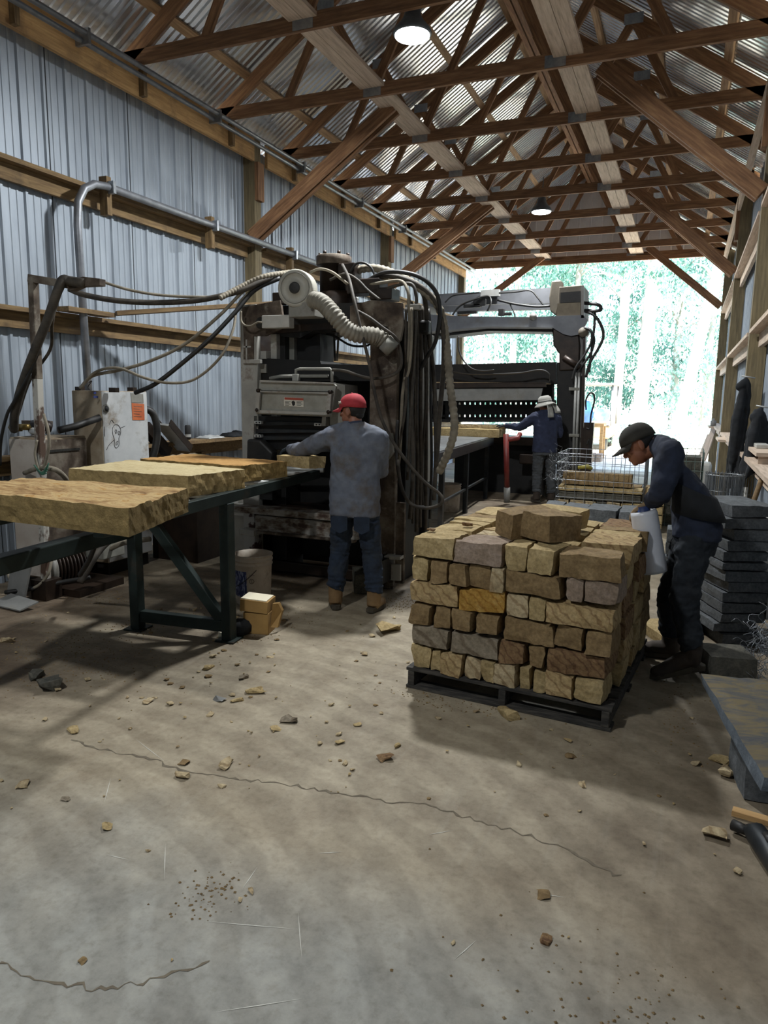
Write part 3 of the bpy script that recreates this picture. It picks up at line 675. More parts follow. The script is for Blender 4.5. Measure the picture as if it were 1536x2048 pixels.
plate('throat_back', [(860, 834), (1108, 834), (1108, 844), (860, 844)], F2 + .3, .03, M['black'], s2)
MB().bx(at(880, 870, F2).x, at(1105, 870, F2).x, F2 - .1, F2 + .5, .86, 1.0).build('bed', M['oily'], s2, .01)
MB().bx(at(900, 900, F2).x, at(1105, 900, F2).x, F2 + .3, F2 + .4, 0, .86).build('back_plate', M['black'], s2)
MB().bx(at(1040, 900, F2).x, at(1110, 900, F2).x, F2 - .05, F2 + .2, .55, .72).build('lower_rail', M['oily'], s2, .02)
H2 = [([(1166, 606, 12.1), (1190, 608, 12.0), (1200, 612, 12.0), (1201, 620, 12.0), (1188, 622, 12.0), (1170, 621, 12.1)], .028),
      ([(1170, 622, 12.05), (1190, 632, 12.0), (1204, 655, 12.0), (1206, 676, 12.0), (1195, 700, 12.0), (1180, 725, 12.0), (1172, 755, 12.0)], .024),
      ([(1168, 655, 12.0), (1182, 662, 11.95), (1182, 685, 11.95), (1168, 712, 11.95), (1152, 735, 11.95), (1144, 760, 11.95)], .02),
      ([(1176, 656, 12.05), (1187, 672, 12.0), (1187, 692, 12.0), (1176, 716, 12.0), (1158, 740, 12.0), (1148, 765, 12.0)], .02),
      ([(1190, 626, 12.05), (1188, 660, 12.0), (1182, 710, 12.0), (1178, 745, 12.0)], .02),
      ([(1172, 820, 11.9), (1172, 800, 11.9), (1180, 786, 11.9), (1188, 790, 11.9), (1188, 806, 11.9), (1182, 830, 11.9), (1180, 856, 11.9), (1173, 857, 11.9)], .014),
      ([(1173, 890, 11.9), (1178, 879, 11.9), (1180, 888, 11.9), (1177, 905, 11.9), (1172, 920, 11.9), (1170, 938, 11.9)], .013),
      ([(905, 630, 12.2), (920, 612, 12.2), (945, 600, 12.2), (975, 592, 12.25), (982, 604, 12.2), (975, 622, 12.2)], .016),
      ([(890, 605, 12.4), (905, 592, 12.4), (930, 588, 12.4), (962, 585, 12.4)], .012), ([(998, 586, 12.4), (1030, 584, 12.4), (1060, 581, 12.4), (1075, 595, 12.4), (1088, 612, 12.4)], .014),
      ([(995, 600, 12.3), (1030, 608, 12.3), (1070, 613, 12.3), (1100, 612, 12.3)], .02), ([(1020, 608, 12.3), (1028, 625, 12.3), (1030, 634, 12.3)], .012),
      ([(917, 672, 11.9), (918, 700, 11.9), (928, 722, 11.9), (945, 738, 11.9), (968, 742, 11.9), (988, 740, 11.9)], .014),
      ([(900, 742, 11.9), (940, 748, 11.9), (990, 748, 11.9), (1040, 746, 11.9), (1080, 740, 11.9), (1098, 748, 11.9), (1100, 765, 11.9)], .014)]
for pts, r in H2: hose(pts, r, M['hosedark'], s2)
M['redpipe'] = mat('red_valve_paint', '64201a', '7a2a22', 6, .5)
MB().tube([at(1012, 868, 10.9), at(1014, 980, 10.9)], .042, 14).build('red_standpipe', mat('red_paint', '5a1712', '74231b', 6, .5, dirt='4a3a30', drange=(.52, .7)), s2)
MB().tube([at(1012, 880, 10.9), at(1036, 876, 11.0), at(1040, 868, 11.1)], .038, 12).build('red_valve', M['redpipe'], s2)
MB().tube([at(1014, 975, 10.9), at(1014, 1005, 10.9)], .05, 12).build('pipe_foot', M['m2light'], s2)

# infeed table of the far machine
t2 = thing('steel_table', 'dark infeed table with pale steel top before the far splitter', 'table', (-2.8, 10, 0))
uu = V((-.075, .997, 0)); ll = V((-.997, -.075, 0)); c0 = V((-2.66, 8.0, 0))
def tq(a, b, z): return c0 + uu * a + ll * b + V((0, 0, z))
MB().prism([tq(0, 0, .99), tq(3.7, 0, .99), tq(3.7, 1.15, .99), tq(0, 1.15, .99)], (0, 0, .02)).build('table_top', mat('worn_steel_top', '7b7d7e', '9a9c9c', 5, .38, .5, dirt='5c5a55', drange=(.55, .75)), t2)
for b in (0, 1.1): MB().beam(tq(0, b, .93), tq(3.7, b, .93), .04, .12).build('side_rail', M['oily'], t2)
for a in (.35, 1.8, 3.4):
    for b in (.03, 1.07): MB().beam(tq(a, b, 0), tq(a, b, .9), .06, .06).build('leg', M['steel_dark'], t2)
MB().beam(tq(.35, .03, .35), tq(3.4, .03, .35), .03, .03).build('stretcher', M['steel_dark'], t2)
# ------------------------------------------------------------------ sandstone
def stone_mat(name, a, b, c, band=None, bs=14, rough=.9):
    n = NT(name); oi = n.node('ShaderNodeObjectInfo'); v = n.coords('Object')
    ad = n.node('ShaderNodeVectorMath'); ad.operation = 'ADD'; ml = n.node('ShaderNodeMath'); ml.operation = 'MULTIPLY'; ml.inputs[1].default_value = 23.0
    n.link(oi.outputs['Random'], ml.inputs[0]); n.link(v, ad.inputs[0]); n.link(ml.outputs[0], ad.inputs[1]); v = ad.outputs[0]
    f = n.noise(v, 13, 10, .78); col = n.ramp(f, [(.3, a), (.5, b), (.7, c)])
    if band:
        wv = n.node('ShaderNodeTexWave'); wv.inputs['Scale'].default_value = bs; wv.inputs['Distortion'].default_value = 7; wv.inputs['Detail'].default_value = 3; wv.inputs['Detail Scale'].default_value = 1.2
        wv.bands_direction = 'DIAGONAL'; n.link(v, wv.inputs['Vector'])
        k = n.ramp(wv.outputs['Fac'], [(.0, (0, 0, 0)), (.82, (.1, .1, .1)), (.95, (.6, .6, .6))])
        col = n.mix(k, col, band)
    g = n.noise(v, 60, 4, .6); dk = n.ramp(g, [(.36, (.72, .72, .72)), (.6, (1, 1, 1))]); col = n.mix(1.0, col, dk, 'MULTIPLY')
    n.link(col, n.b.inputs['Base Color']); n.b.inputs['Roughness'].default_value = rough; n.b.inputs['Specular IOR Level'].default_value = .2
    n.bump(f, .55, .012); return n.m
ST = {'tan': stone_mat('sandstone_tan', '8c7953', 'aa956b', 'c3ae83'), 'tanband': stone_mat('sandstone_banded', '937e56', 'ad956b', 'c0a97f', '75583c', 9),
      'gold': stone_mat('sandstone_gold', '93702f', 'b18a45', 'c6a868', '8a5a20', 10), 'brown': stone_mat('sandstone_brown', '6e5a3f', '86704f', '9e8763'),
      'rust': stone_mat('sandstone_rust', '6f563e', '856a4c', '99805d', '54392a', 11), 'grey': stone_mat('sandstone_grey', '776d5c', '8b806e', '9d9280', '5f5140', 4),
      'pink': stone_mat('sandstone_pink_grey', '80705f', '958372', 'a79688'), 'pale': stone_mat('sandstone_pale', 'a08e6e', 'b5a381', 'c7b796', '7d6546', 6),
      'slate': stone_mat('grey_slab_stone', '4d5052', '5f6264', '74777a'), 'dark': stone_mat('dark_slab_stone', '3c3c38', '55534b', '6b675b')}
def rock(c, size, M3=None, rough=.012, seed=0, cuts=None, taper=0):
    """a rough-hewn block: a divided box with chipped edges and uneven faces; returns verts and faces"""
    bm = bmesh.new(); bmesh.ops.create_cube(bm, size=1.0)
    sx, sy, sz = size; step = cuts or max(.05, min(size) / 3)
    for ax, s_ in enumerate(size):
        n = min(9, max(1, int(s_ / step)))
        es = [e for e in bm.edges if abs((e.verts[0].co - e.verts[1].co)[ax]) > .4 / 1 and abs((e.verts[0].co - e.verts[1].co)[ax]) > .9]
        bmesh.ops.subdivide_edges(bm, edges=es, cuts=n, use_grid_fill=True)
    of = V((seed * 3.17, seed * 1.31, seed * 2.77)); kr = random.Random(seed)
    KO = [V((kr.uniform(-1, 1) * min(1, sx * 6), kr.uniform(-1, 1), kr.uniform(-.7, .7))) * rough * .75 for _ in range(8)]
    for v in bm.verts:
        p = V((v.co.x * sx, v.co.y * sy, v.co.z * sz))
        k = sum(abs(abs(q) - .5) < 1e-4 for q in v.co)
        q = p * 11 + of
        d = V((mnoise.noise(q), mnoise.noise(q + V((17, 3, 5))), mnoise.noise(q + V((2, 31, 9))))) * rough * .42
        q2 = p * 42 + of; d += V((mnoise.noise(q2), mnoise.noise(q2 + V((7, 3, 5))), mnoise.noise(q2 + V((2, 1, 9))))) * rough * .34
        for cx in (0, 1):           # faces hewn out of parallel: the corners are pushed about
            for cy in (0, 1):
                for cz in (0, 1):
                    wt = (v.co.x + .5 if cx else .5 - v.co.x) * (v.co.y + .5 if cy else .5 - v.co.y) * (v.co.z + .5 if cz else .5 - v.co.z)
                    d += KO[cx * 4 + cy * 2 + cz] * wt
        if k >= 2:
            ch = .16 * rough * (1 + mnoise.noise(p * 25 + of)) * (1.6 if k == 3 else 1)
            p = V([pp - math.copysign(ch, pp) if abs(abs(vv) - .5) < 1e-4 else pp for pp, vv in zip(p, v.co)])
        if taper: p.x *= 1 + taper * p.y / sy
        v.co = p + d
    Mx = M3 or Matrix.Identity(3); c = V(c)
    bm.verts.index_update()
    vs = [c + Mx @ v.co for v in bm.verts]; fs = [[v.index for v in f.verts] for f in bm.faces]
    bm.free(); return vs, fs
SEED = [0]
def stone(name, c, size, m, label, cat, group=None, M3=None, rough=.012, parent=None, cuts=None, taper=0):
    SEED[0] += 1
    vs, fs = rock((0, 0, 0), size, None, rough, SEED[0], cuts, taper)
    mb = MB().add(vs, fs); o = mb.build(name, m, None, origin=(0, 0, 0)); o.location = V(c)
    if M3: o.rotation_euler = M3.to_euler()
    return tag(o, label, cat, group)

# ---- infeed conveyor with three sawn slabs
cv = thing('conveyor_stand', 'dark green-black steel roller stand carrying the three big sandstone slabs', 'stand', (-3.1, 3.9, 0))
M['stand'] = mat('stand_steel', '15201d', '27322f', 5, .5, .4, .08, dirt='4a3f35', drange=(.56, .72), dscale=3)
dirv = V((-.098, .995, 0)); lat = V((-.995, -.098, 0)); o0 = V((-2.74, 3.88, 0))
def cq(a, b, z): return o0 + dirv * a + lat * b + V((0, 0, z))
for b in (0, .72):
    MB().beam(cq(-1.25, b, .975), cq(1.55, b, .975), .06, .07).build('side_rail', M['stand'], cv, .004)
    MB().beam(cq(0, b, 0), cq(0, b, .94), .075, .075).build('leg', M['stand'], cv, .006)
    MB().box(cq(0, b, .006), (.14, .14, .012), rz=.1).build('foot_plate', M['stand'], cv)
MB().beam(cq(0, .04, .1), cq(0, .68, .1), .06, .08).build('foot_bar', M['stand'], cv, .004)
MB().beam(cq(0, .66, .88), cq(0, .05, .14), .05, .075).build('diagonal_brace', M['stand'], cv, .004)
MB().beam(cq(-2.3, .74, .715), cq(-.05, .74, .715), .10, .10).build('lower_rail', M['stand'], cv, .008)
for k in range(9): MB().cyl(cq(-1.1 + k * .36, .03, .985), cq(-1.1 + k * .36, .69, .985), .024, 12).build('roller', M['zinc'], cv)
def slab(px4, zt, zb, m, label, seed):
    """four seen top corners (front-left, front-right, back-right, back-left) -> thick slab with split top"""
    a, b, c, d = px4; N = 34; Mv = []; rows = []
    mb = MB()
    for layer, z in ((0, zt), (1, zb)):  # top and bottom sheets
        for i in range(N + 1):
            for j in range(N + 1):
                u, w = i / N, j / N
                p = (a * (1 - u) + b * u) * (1 - w) + (d * (1 - u) + c * u) * w; p = V((p.x, p.y, z))
                if layer == 0:
                    q = V((p.x * 5 + seed, p.y * 9, seed)); p.z += mnoise.noise(q) * .005 + math.floor(3.5 * mnoise.noise(q * 1.6)) / 3.5 * .009 * (seed < 1.5 or seed > 3.5) + mnoise.noise(q * 4) * .004 + abs(mnoise.noise(q * 9)) * .004 - .008
                ed = min(u, 1 - u, w, 1 - w)
                if ed == 0:
                    q = V((p.x * 14, p.y * 14, z * 14 + seed)); p.x += mnoise.noise(q) * .005 + mnoise.noise(q * 3) * .003; p.y += mnoise.noise(q + V((5, 5, 5))) * .005
                Mv.append(p)
    n1 = (N + 1) ** 2; id_ = lambda i, j, l=0: l * n1 + i * (N + 1) + j
    fs = []; side = {}
    for i in range(N):
        for j in range(N): fs.append((id_(i, j), id_(i + 1, j), id_(i + 1, j + 1), id_(i, j + 1))); fs.append((id_(i, j, 1), id_(i, j + 1, 1), id_(i + 1, j + 1, 1), id_(i + 1, j, 1)))
    for k in range(N):
        for A, B in (((k, 0), (k + 1, 0)), ((k, N), (k + 1, N)), ((0, k), (0, k + 1)), ((N, k), (N, k + 1))):
            lv = [[], []]           # riven side: rows of points between the two edges
            for w_, X_ in ((0, A), (1, B)):
                t_, b_ = Mv[id_(*X_)], Mv[id_(*X_, 1)]; lv[w_].append(id_(*X_))
                for j_ in range(1, 5):
                    key = (X_, j_)
                    if key not in side:
                        p = t_.lerp(b_, j_ / 5); cc = (a + b + c + d) / 4; o_ = V((p.x - cc.x, p.y - cc.y, 0)).normalized(); qq = V((p.x * 12, p.y * 12, p.z * 16 + seed))
                        side[key] = len(Mv); Mv.append(p + o_ * (mnoise.noise(qq) * .010 + mnoise.noise(qq * 2.7) * .006))
                    lv[w_].append(side[key])
                lv[w_].append(id_(*X_, 1))
            for j_ in range(5): fs.append((lv[0][j_], lv[1][j_], lv[1][j_ + 1], lv[0][j_ + 1]))
    return one(mb.add(Mv, fs), 'sandstone_slab', m, label, 'slab', 'slabs on the conveyor')
def slabmat(name, a, b, c, top):
    n = NT(name); v = n.coords('Object'); f = n.noise(v, 16, 10, .8); col = n.ramp(f, [(.32, a), (.5, b), (.68, c)])
    v2 = n.coords('Object', (1.6, 5, 3)); g = n.noise(v2, 2.2, 8, .7, 1.2); tc = n.ramp(g, [(.34, top[0]), (.45, top[1]), (.56, top[2]), (.68, top[3])])
    geo = n.node('ShaderNodeNewGeometry'); sp = n.node('ShaderNodeSeparateXYZ'); n.link(geo.outputs['Normal'], sp.inputs[0])
    k = n.ramp(sp.outputs[2], [(.6, (0, 0, 0)), (.8, (1, 1, 1))]); col = n.mix(k, col, tc)
    n.link(col, n.b.inputs['Base Color']); n.b.inputs['Roughness'].default_value = .92; n.b.inputs['Specular IOR Level'].default_value = .2
    n.bump(n.noise(v, 40, 8, .75), .8, .012); return n.m
g2 = lambda x, y: V((x, y, 0))
slab([g2(-3.42, 2.50), g2(-2.24, 2.44), g2(-2.45, 3.12), g2(-3.58, 3.04)], 1.15, 1.012, slabmat('slab_split_top', '655434', '7d6a44', '967f54', ('6e4f33', 'a9885c', 'c7ac7c', 'a8752f')), 'large sandstone slab with a flaky rust-stained split top, nearest the camera', 1.0)
slab([g2(-3.74, 3.54), g2(-2.80, 3.57), g2(-2.74, 4.10), g2(-3.84, 4.22)], 1.15, 1.012, slabmat('slab_sawn_top', '7f6c47', '9a8459', 'b39b6c', ('bda87c', 'c9b78d', 'd3c398', 'b39d6c')), 'pale sawn sandstone slab in the middle of the conveyor', 2.0)
slab([g2(-3.92, 4.42), g2(-2.95, 4.36), g2(-2.84, 4.84), g2(-3.90, 4.98)], 1.14, 1.012, slabmat('slab_orange_top', '78643d', '927a4c', 'ab905d', ('8f6a3e', 'b08752', 'bf9760', 'a3743c')), 'sandstone slab with an orange-brown top, nearest the splitter', 3.0)
stone('sandstone_block', at(602, 922, 5.0), (.34, .2, .09), ST['tan'], 'broken end of tan sandstone held by the worker in red cap', 'stone', None, Matrix.Rotation(-.2, 3, 'Z'), .016)

# ---- pallet with its stack of hewn blocks
P0 = V((-1.356, 3.64, 0)); rzp = -.088; pu = V((math.cos(rzp), math.sin(rzp), 0)); pv = V((-pu.y, pu.x, 0)); Rp = Matrix.Rotation(rzp, 3, 'Z')
PW, PD = 1.12, 1.22
def pp(a, b, z): return P0 + pu * a + pv * b + V((0, 0, z))
M['palletwood'] = mat('dark_pallet_wood', '1f1e1c', '33302c', 4, .85, 0, .2, (2, 12, 12), '4a463f')
pl = thing('pallet', 'dark weathered timber pallet under the stack of tan sandstone blocks', 'pallet', P0)
for a in (.02, PW / 2, PW - .02): MB().beam(pp(a, 0, .062), pp(a, PD, .062), .04, .085).build('stringer', M['palletwood'], pl, .004)
for b in [k * (PD - .09) / 6 + .045 for k in range(7)]: MB().beam(pp(-.01, b, .114), pp(PW + .01, b, .114), .09, .018).build('deck_board', M['palletwood'], pl, .002)
for b in (.05, PD / 2, PD - .05): MB().beam(pp(-.01, b, .010), pp(PW + .01, b, .010), .1, .018).build('bottom_board', M['palletwood'], pl, .002)
# front courses from the bottom up: (start, end, colour) as fractions of the width
CO = [
 [(.0, .11, 'tan'), (.112, .175, 'tan'), (.178, .29, 'tanband'), (.293, .385, 'pale'), (.388, .455, 'tan'), (.458, .57, 'pale'), (.573, .63, 'tan'), (.635, .705, 'tan'), (.708, .83, 'tanband'), (.835, .97, 'tan')],
 [(.0, .223, 'grey'), (.226, .467, 'grey'), (.47, .595, 'rust'), (.61, .69, 'brown'), (.695, .97, 'rust')],
 [(.0, .11, 'brown'), (.122, .222, 'brown'), (.227, .335, 'brown'), (.34, .46, 'brown'), (.485, .725, 'brown'), (.73, .86, 'brown'), (.87, .99, 'brown')],
 [(.0, .258, 'tanband'), (.263, .49, 'gold'), (.493, .607, 'pale'), (.61, .688, 'tan'), (.692, 1.0, 'tanband')],
 [(.0, .095, 'tan'), (.105, .20, 'brown'), (.205, .305, 'brown'), (.308, .41, 'brown'), (.413, .488, 'pale'), (.491, .75, 'brown'), (.767, .848, 'pink'), (.851, 1.0, 'pink')],
 [(.012, .225, 'tan'), (.228, .47, 'pink'), (.475, .585, 'tan'), (.59, .72, 'tan'), (.735, 1.0, 'brown')]]
CN = ['bottom', 'second', 'third', 'fourth', 'fifth', 'top']; CNAME = {'tan': 'tan', 'tanband': 'banded tan', 'gold': 'golden orange', 'brown': 'brown', 'rust': 'rusty brown', 'grey': 'grey', 'pink': 'pinkish grey', 'pale': 'pale'}
EN = ['first', 'second', 'third', 'fourth', 'fifth', 'sixth', 'seventh', 'eighth', 'ninth', 'tenth', 'eleventh', 'twelfth']
rs = random.Random(5); CH = .128; zc = .123
GRP = 'sandstone blocks on the pallet'
for r, row in enumerate(CO):
    off = .012 * rs.uniform(-1, 1)
    for k, (f0, f1, cn) in enumerate(row):
        h = CH * rs.uniform(.92, .995); d = rs.uniform(.24, .3); w = (f1 - f0) * PW - .004
        j = rs.uniform(-.012, .012)
        stone('sandstone_block', pp((f0 + f1) / 2 * PW, d / 2 + .01 + j, zc + h / 2 + .002), (w, d, h), ST[cn],
              '%s sandstone block, %s from left in the %s front course of the pallet stack' % (CNAME[cn], EN[k], CN[r]), 'stone', GRP, Rp @ Matrix.Rotation(rs.uniform(-.05, .05), 3, 'Z'), .018, cuts=.035, taper=rs.uniform(-.05, .05))
    # blocks behind the front ones: right flank, left flank
    for side, a0, a1 in (('right', PW - .27, PW), ('left', .0, .25)):
        b = .32; k = 0
        while b < PD - .06:
            L = rs.choice((.14, .2, .3, .34)); L = min(L, PD - b)
            if PD - b - L < .1: L = PD - b
            h = CH * rs.uniform(.92, .995); cn = rs.choice(('tan', 'brown', 'tan', 'tanband', 'rust')) if side == 'right' else rs.choice(('tan', 'brown'))
            ins = rs.uniform(-.02, .015) if side == 'right' else rs.uniform(-.01, .02)
            stone('sandstone_block', pp((a0 + a1) / 2 + ins, b + L / 2, zc + h / 2 + .002), (a1 - a0, L - .006, h), ST[cn], '%s sandstone block, %s back from front on %s flank, %s course of stack' % (CNAME[cn], EN[k], side, CN[r]), 'stone', GRP, Rp, .013)
            b += L; k += 1
    zc += CH
# top course fill: rows of blocks seen from above, some standing lower
b = .315; k = 0
while b < PD - .08:
    L = rs.choice((.10, .12, .14)); a = .27; q = 0
    while a < PW - .3:
        w = rs.choice((.2, .28, .36)); w = min(w, PW - .285 - a); h = CH * rs.uniform(.8, 1.0) - (rs.random() < .25) * .03
        cn = rs.choice(('tan', 'pale', 'tan', 'tanband'))
        stone('sandstone_block', pp(a + w / 2, b + L / 2, zc - CH + h / 2), (w - .006, L - .006, h), ST[cn], '%s sandstone block filling the stack top, %s in the %s row back' % (CNAME[cn], EN[q], EN[k]), 'stone', GRP, Rp, .012)
        a += w; q += 1
    b += L; k += 1
ZT = zc
def tilt(rx, ry, rz): return Matrix.Rotation(rz, 3, 'Z') @ Matrix.Rotation(ry, 3, 'Y') @ Matrix.Rotation(rx, 3, 'X')
stone('sandstone_block', pp(.55, .34, ZT + .075), (.17, .3, .14), ST['brown'], 'brown loose block lying on top of the pallet stack, left of the tilted pair', 'stone', GRP, tilt(.04, .02, -.75), .014)
stone('sandstone_block', pp(.70, .29, ZT + .078), (.21, .26, .14), ST['brown'], 'brown loose block on top of the pallet stack, right of the tilted pair', 'stone', GRP, tilt(-.05, .05, -.55), .014)
stone('sandstone_block', pp(.66, .68, ZT + .068), (.3, .13, .11), ST['tan'], 'tan round-ended loose block behind the tilted pair on the pallet stack', 'stone', GRP, tilt(0, .03, -.25), .012)
stone('stone_chip', pp(.17, .42, ZT + .014), (.06, .04, .025), ST['rust'], 'small dark chip lying on the left of the pallet stack top', 'chip')
stone('stone_chip', pp(.05, .16, ZT + .007), (.05, .03, .012), ST['rust'], 'curled rusty scrap on the front left block of the pallet stack', 'chip')
# ------------------------------------------------------------------ right-hand side
# slate-grey slabs in a tall stack, corner towards the camera
zr = .40; sv = V((math.cos(zr), math.sin(zr), 0)); tv = V((-sv.y, sv.x, 0)); corner = V((.32, 5.2, 0))
ts = [.085, .07, .07, .07, .075, .075, .075, .06, .075, .07, .08, .075, .085]; z = .0
RS = random.Random(21); OR13 = ['lowest', 'second from bottom', 'third from bottom', 'fourth from bottom', 'fifth from bottom', 'sixth from bottom', 'middle', 'sixth from top', 'fifth from top', 'fourth from top', 'third from top', 'second from top', 'topmost']
offs = [(.03, -.02), (-.03, .02), (.01, .0), (.015, .0), (.02, .01), (.03, .0), (.0, -.01), (-.005, .0), (.0, .02), (.02, .0), (.06, -.01), (-.01, .01), (.03, .03)]
for k, t in enumerate(ts):
    w, d = .30, .5 - (.12 if k in (7,) else 0); ou, ov = offs[k]
    c = corner + sv * (w / 2 + ou - .01) + tv * (d / 2 + ov) + V((0, 0, z + t / 2))
    stone('grey_slab', c, (w, d, t - .006), ST['slate'], 'rough-edged grey stone slab, %s of the tall stack by the right wall' % OR13[k], 'slab', 'grey slabs stacked by the right wall', Matrix.Rotation(zr + RS.uniform(-.05, .05), 3, 'Z'), .008, cuts=.04)
    z += t
stone('core_block', V((.33, 4.58, .085)), (.26, .26, .17), ST['dark'], 'short round-sided grey stone block at the foot of the grey slab stack', 'stone', None, Matrix.Rotation(.3, 3, 'Z'), .01)
# big slab propped on a grey block in the right foreground
stone('grey_block', V((.47, 3.30, .115)), (.30, .30, .23), ST['slate'], 'grey stone block holding up the big slab at the right edge', 'stone', None, Matrix.Rotation(.12, 3, 'Z'), .01, cuts=.05)
stone('grey_slab', V((.46, 3.32, .262)), (.40, 1.02, .055), slabmat('bluestone_stained', '50575e', '626a72', '7b838a', ('54565a', '64625c', '7d7054', '6a6a68')), 'big grey slab with an ochre stained top, propped up at the right edge', 'slab', None, Matrix.Rotation(.19, 3, 'Z'), .009, cuts=.05)
stone('wood_offcut', V((.42, 2.985, .012)), (.26, .045, .022), M['pine'], 'narrow pale timber offcut lying on the floor at the right edge', 'offcut', None, Matrix.Rotation(-.18, 3, 'Z'), .002)
# hammer tool
hm = thing('breaker_hammer', 'black hand-held breaker tool lying on the floor at the right edge', 'tool', (.36, 2.75, 0))
MB().tube([(.285, 2.87, .03), (.345, 2.835, .035)], [.022, .018], 12).build('grip', M['hosedark'], hm)
mb = MB().tube([(.335, 2.845, .04), (.36, 2.81, .05), (.39, 2.72, .05), (.42, 2.60, .045), (.43, 2.55, .04)], [.02, .042, .045, .038, .03], 12); mb.build('body', M['steel_dark'], hm)
MB().cyl((.385, 2.75, .08), (.4, 2.70, .085), .02, 10).build('valve_cap', M['hosedark'], hm)
# tangle of thin wire
def tangle(c, r, n, seed):
    q = random.Random(seed); mb = MB()
    for _ in range(n):
        p = V(c) + V((q.uniform(-1, 1) * r[0], q.uniform(-1, 1) * r[1], q.uniform(-1, 1) * r[2])); P = [p]
        for _ in range(4): p = p + V((q.uniform(-1, 1), q.uniform(-1, 1), q.uniform(-1, 1))) * .05; p.z = max(.004, p.z); P.append(p)
        mb.tube(P, .0016, 4, cap=False, n=3)
    return mb
M['wire'] = mat('galvanised_wire', '74787b', '9a9ea1', 8, .4, .7)
M['wiregreen'] = mat('green_wire', '5a6b63', '71827a', 8, .5, .4)
tag(tangle((.52, 4.62, .17), (.07, .12, .16), 110, 4).build('wire_tangle', M['wire']), 'crumpled tangle of thin grey wire mesh beside the grey slab stack', 'wire', kind='stuff')
# roll of wire mesh standing behind the bent worker
def wiremesh(P, r):                     # P: list of segments
    mb = MB()
    for a, b in P: mb.tube([a, b], r, 4, cap=False)
    return mb
seg = []; ctr = V((.36, 7.0, 0)); 
for lay, rad in ((0, .16), (1, .145), (2, .13), (3, .115)):
    n = 30
    for k in range(n):
        a = 2 * PI * (k + lay * .3) / n; p = ctr + V((math.cos(a) * rad, math.sin(a) * rad, 0)); seg.append((p + V((0, 0, .02)), p + V((0, 0, 1.02 - lay * .01))))
    for j in range(8 if lay == 0 else 3):
        zz = .05 + j * (.95 / (7 if lay == 0 else 2))
        for k in range(n):
            a0, a1 = 2 * PI * k / n, 2 * PI * (k + 1) / n
            seg.append((ctr + V((math.cos(a0) * rad, math.sin(a0) * rad, zz)), ctr + V((math.cos(a1) * rad, math.sin(a1) * rad, zz))))
one(wiremesh(seg, .0028), 'wire_roll', M['wire'], 'upright roll of grey wire mesh behind the bending worker', 'wire roll')
seg = []
for k in range(5): seg.append((V((.50 + k * .02, 7.1, .02)), V((.50 + k * .02, 7.1, 1.0))))
for j in range(6): seg.append((V((.49, 7.1, .1 + j * .18)), V((.6, 7.1, .1 + j * .18))))
one(wiremesh(seg, .003), 'wire_mesh_offcut', M['wire'], 'narrow piece of open wire mesh standing right of the wire roll', 'wire panel')
one(MB().tube([(.535, 6.95, 0), (.53, 6.98, .9)], .018, 10), 'plastic_pipe', M['whitebox'], 'thin white pipe standing between wire roll and right wall', 'pipe')
one(MB().tube([(.415, 6.15, .35), (.66, 6.45, 1.32)], .02, 10), 'leaning_shovel_stick', M['girt'], 'brown wooden tool handle leaning to the right wall above the slab stack', 'handle')
one(MB().bx(.50, .66, 6.0, 6.3, .0, .76), 'white_block', M['whitebox'], 'pale white block just behind the top of the grey slab stack', 'block', bevel=.01)
tag(plank('leaning_board', M['post'], (.49, 6.4, .79), (.68, 6.38, .79), .03, .05), 'short brown board lying level behind the white block', 'board')
# shelf and jackets
sh = thing('wall_shelf', 'pale wooden shelf on the right wall beyond the slab stack', 'shelf', (.6, 6.9, 1.2))
MB().bx(.53, .69, 6.3, 7.6, 1.22, 1.25).build('shelf_board', M['pale'], sh)
MB().bx(.55, .69, 6.34, 6.38, 1.08, 1.22).build('bracket', M['pale'], sh)
one(MB().bx(.57, .67, 6.85, 7.15, 1.252, 1.285), 'shelf_tray', M['whitebox'], 'small pale tray lying on the wooden shelf of the right wall', 'tray', bevel=.006)
M['jacket'] = mat('dark_fabric', '0f1113', '1b1e22', 8, .9, 0, .3)
def jacket(loc, sc, label, seed):
    q = random.Random(seed); L = V(loc); t = thing('hanging_jacket', label, 'jacket', loc, 'jackets on the right wall')
    prof = [(.0, .03, .03), (.05, .05, .05), (.13, .07, .06), (.3, .10, .07), (.55, .14, .08), (.8, .165, .085), (1.0, .19, .09), (1.08, .185, .085)]
    mb = MB(); vs = []; n = 60; ph = q.uniform(0, 6); m_ = len(prof)
    for d, a, b in prof:
        for k in range(n):
            u = 2 * PI * k / n; f = 1 + .2 * math.sin(u * 6 + ph + d * 1.5) * min(1, d * 2.5) + .07 * math.sin(u * 11 + d * 7 + ph)
            vs.append(L + V((math.cos(u) * b * f * sc[0] + .02 * math.sin(d * 5 + ph), math.sin(u) * a * f * sc[1] + .03 * math.sin(d * 4), -d * sc[2] + .03 * math.sin(u * 3 + ph) * d)))
    mb.add(vs, [(i * n + k, i * n + (k + 1) % n, (i + 1) * n + (k + 1) % n, (i + 1) * n + k) for i in range(m_ - 1) for k in range(n)] + [tuple(range(n)), tuple((m_ - 1) * n + k for k in range(n))], True)
    for s_ in (-1, 1):
        limb(mb, [L + V((-.01, s_ * .04 * sc[1], -.12 * sc[2])), L + V((-.04, s_ * .10 * sc[1], -.4 * sc[2])), L + V((-.05, s_ * .15 * sc[1], -.82 * sc[2]))], [.03, .045, .035])
    limb(mb, [L + V((.01, 0, .0)), L + V((-.035, -.02, -.07))], [.02, .045])
    fuse(mb.build('body', M['jacket'], t), .010, 3, .014, 0)
    MB().cyl(L + V((.09, 0, .01)), L + V((-.03, 0, .03)), .008, 6).build('peg', M['zinc'], t)
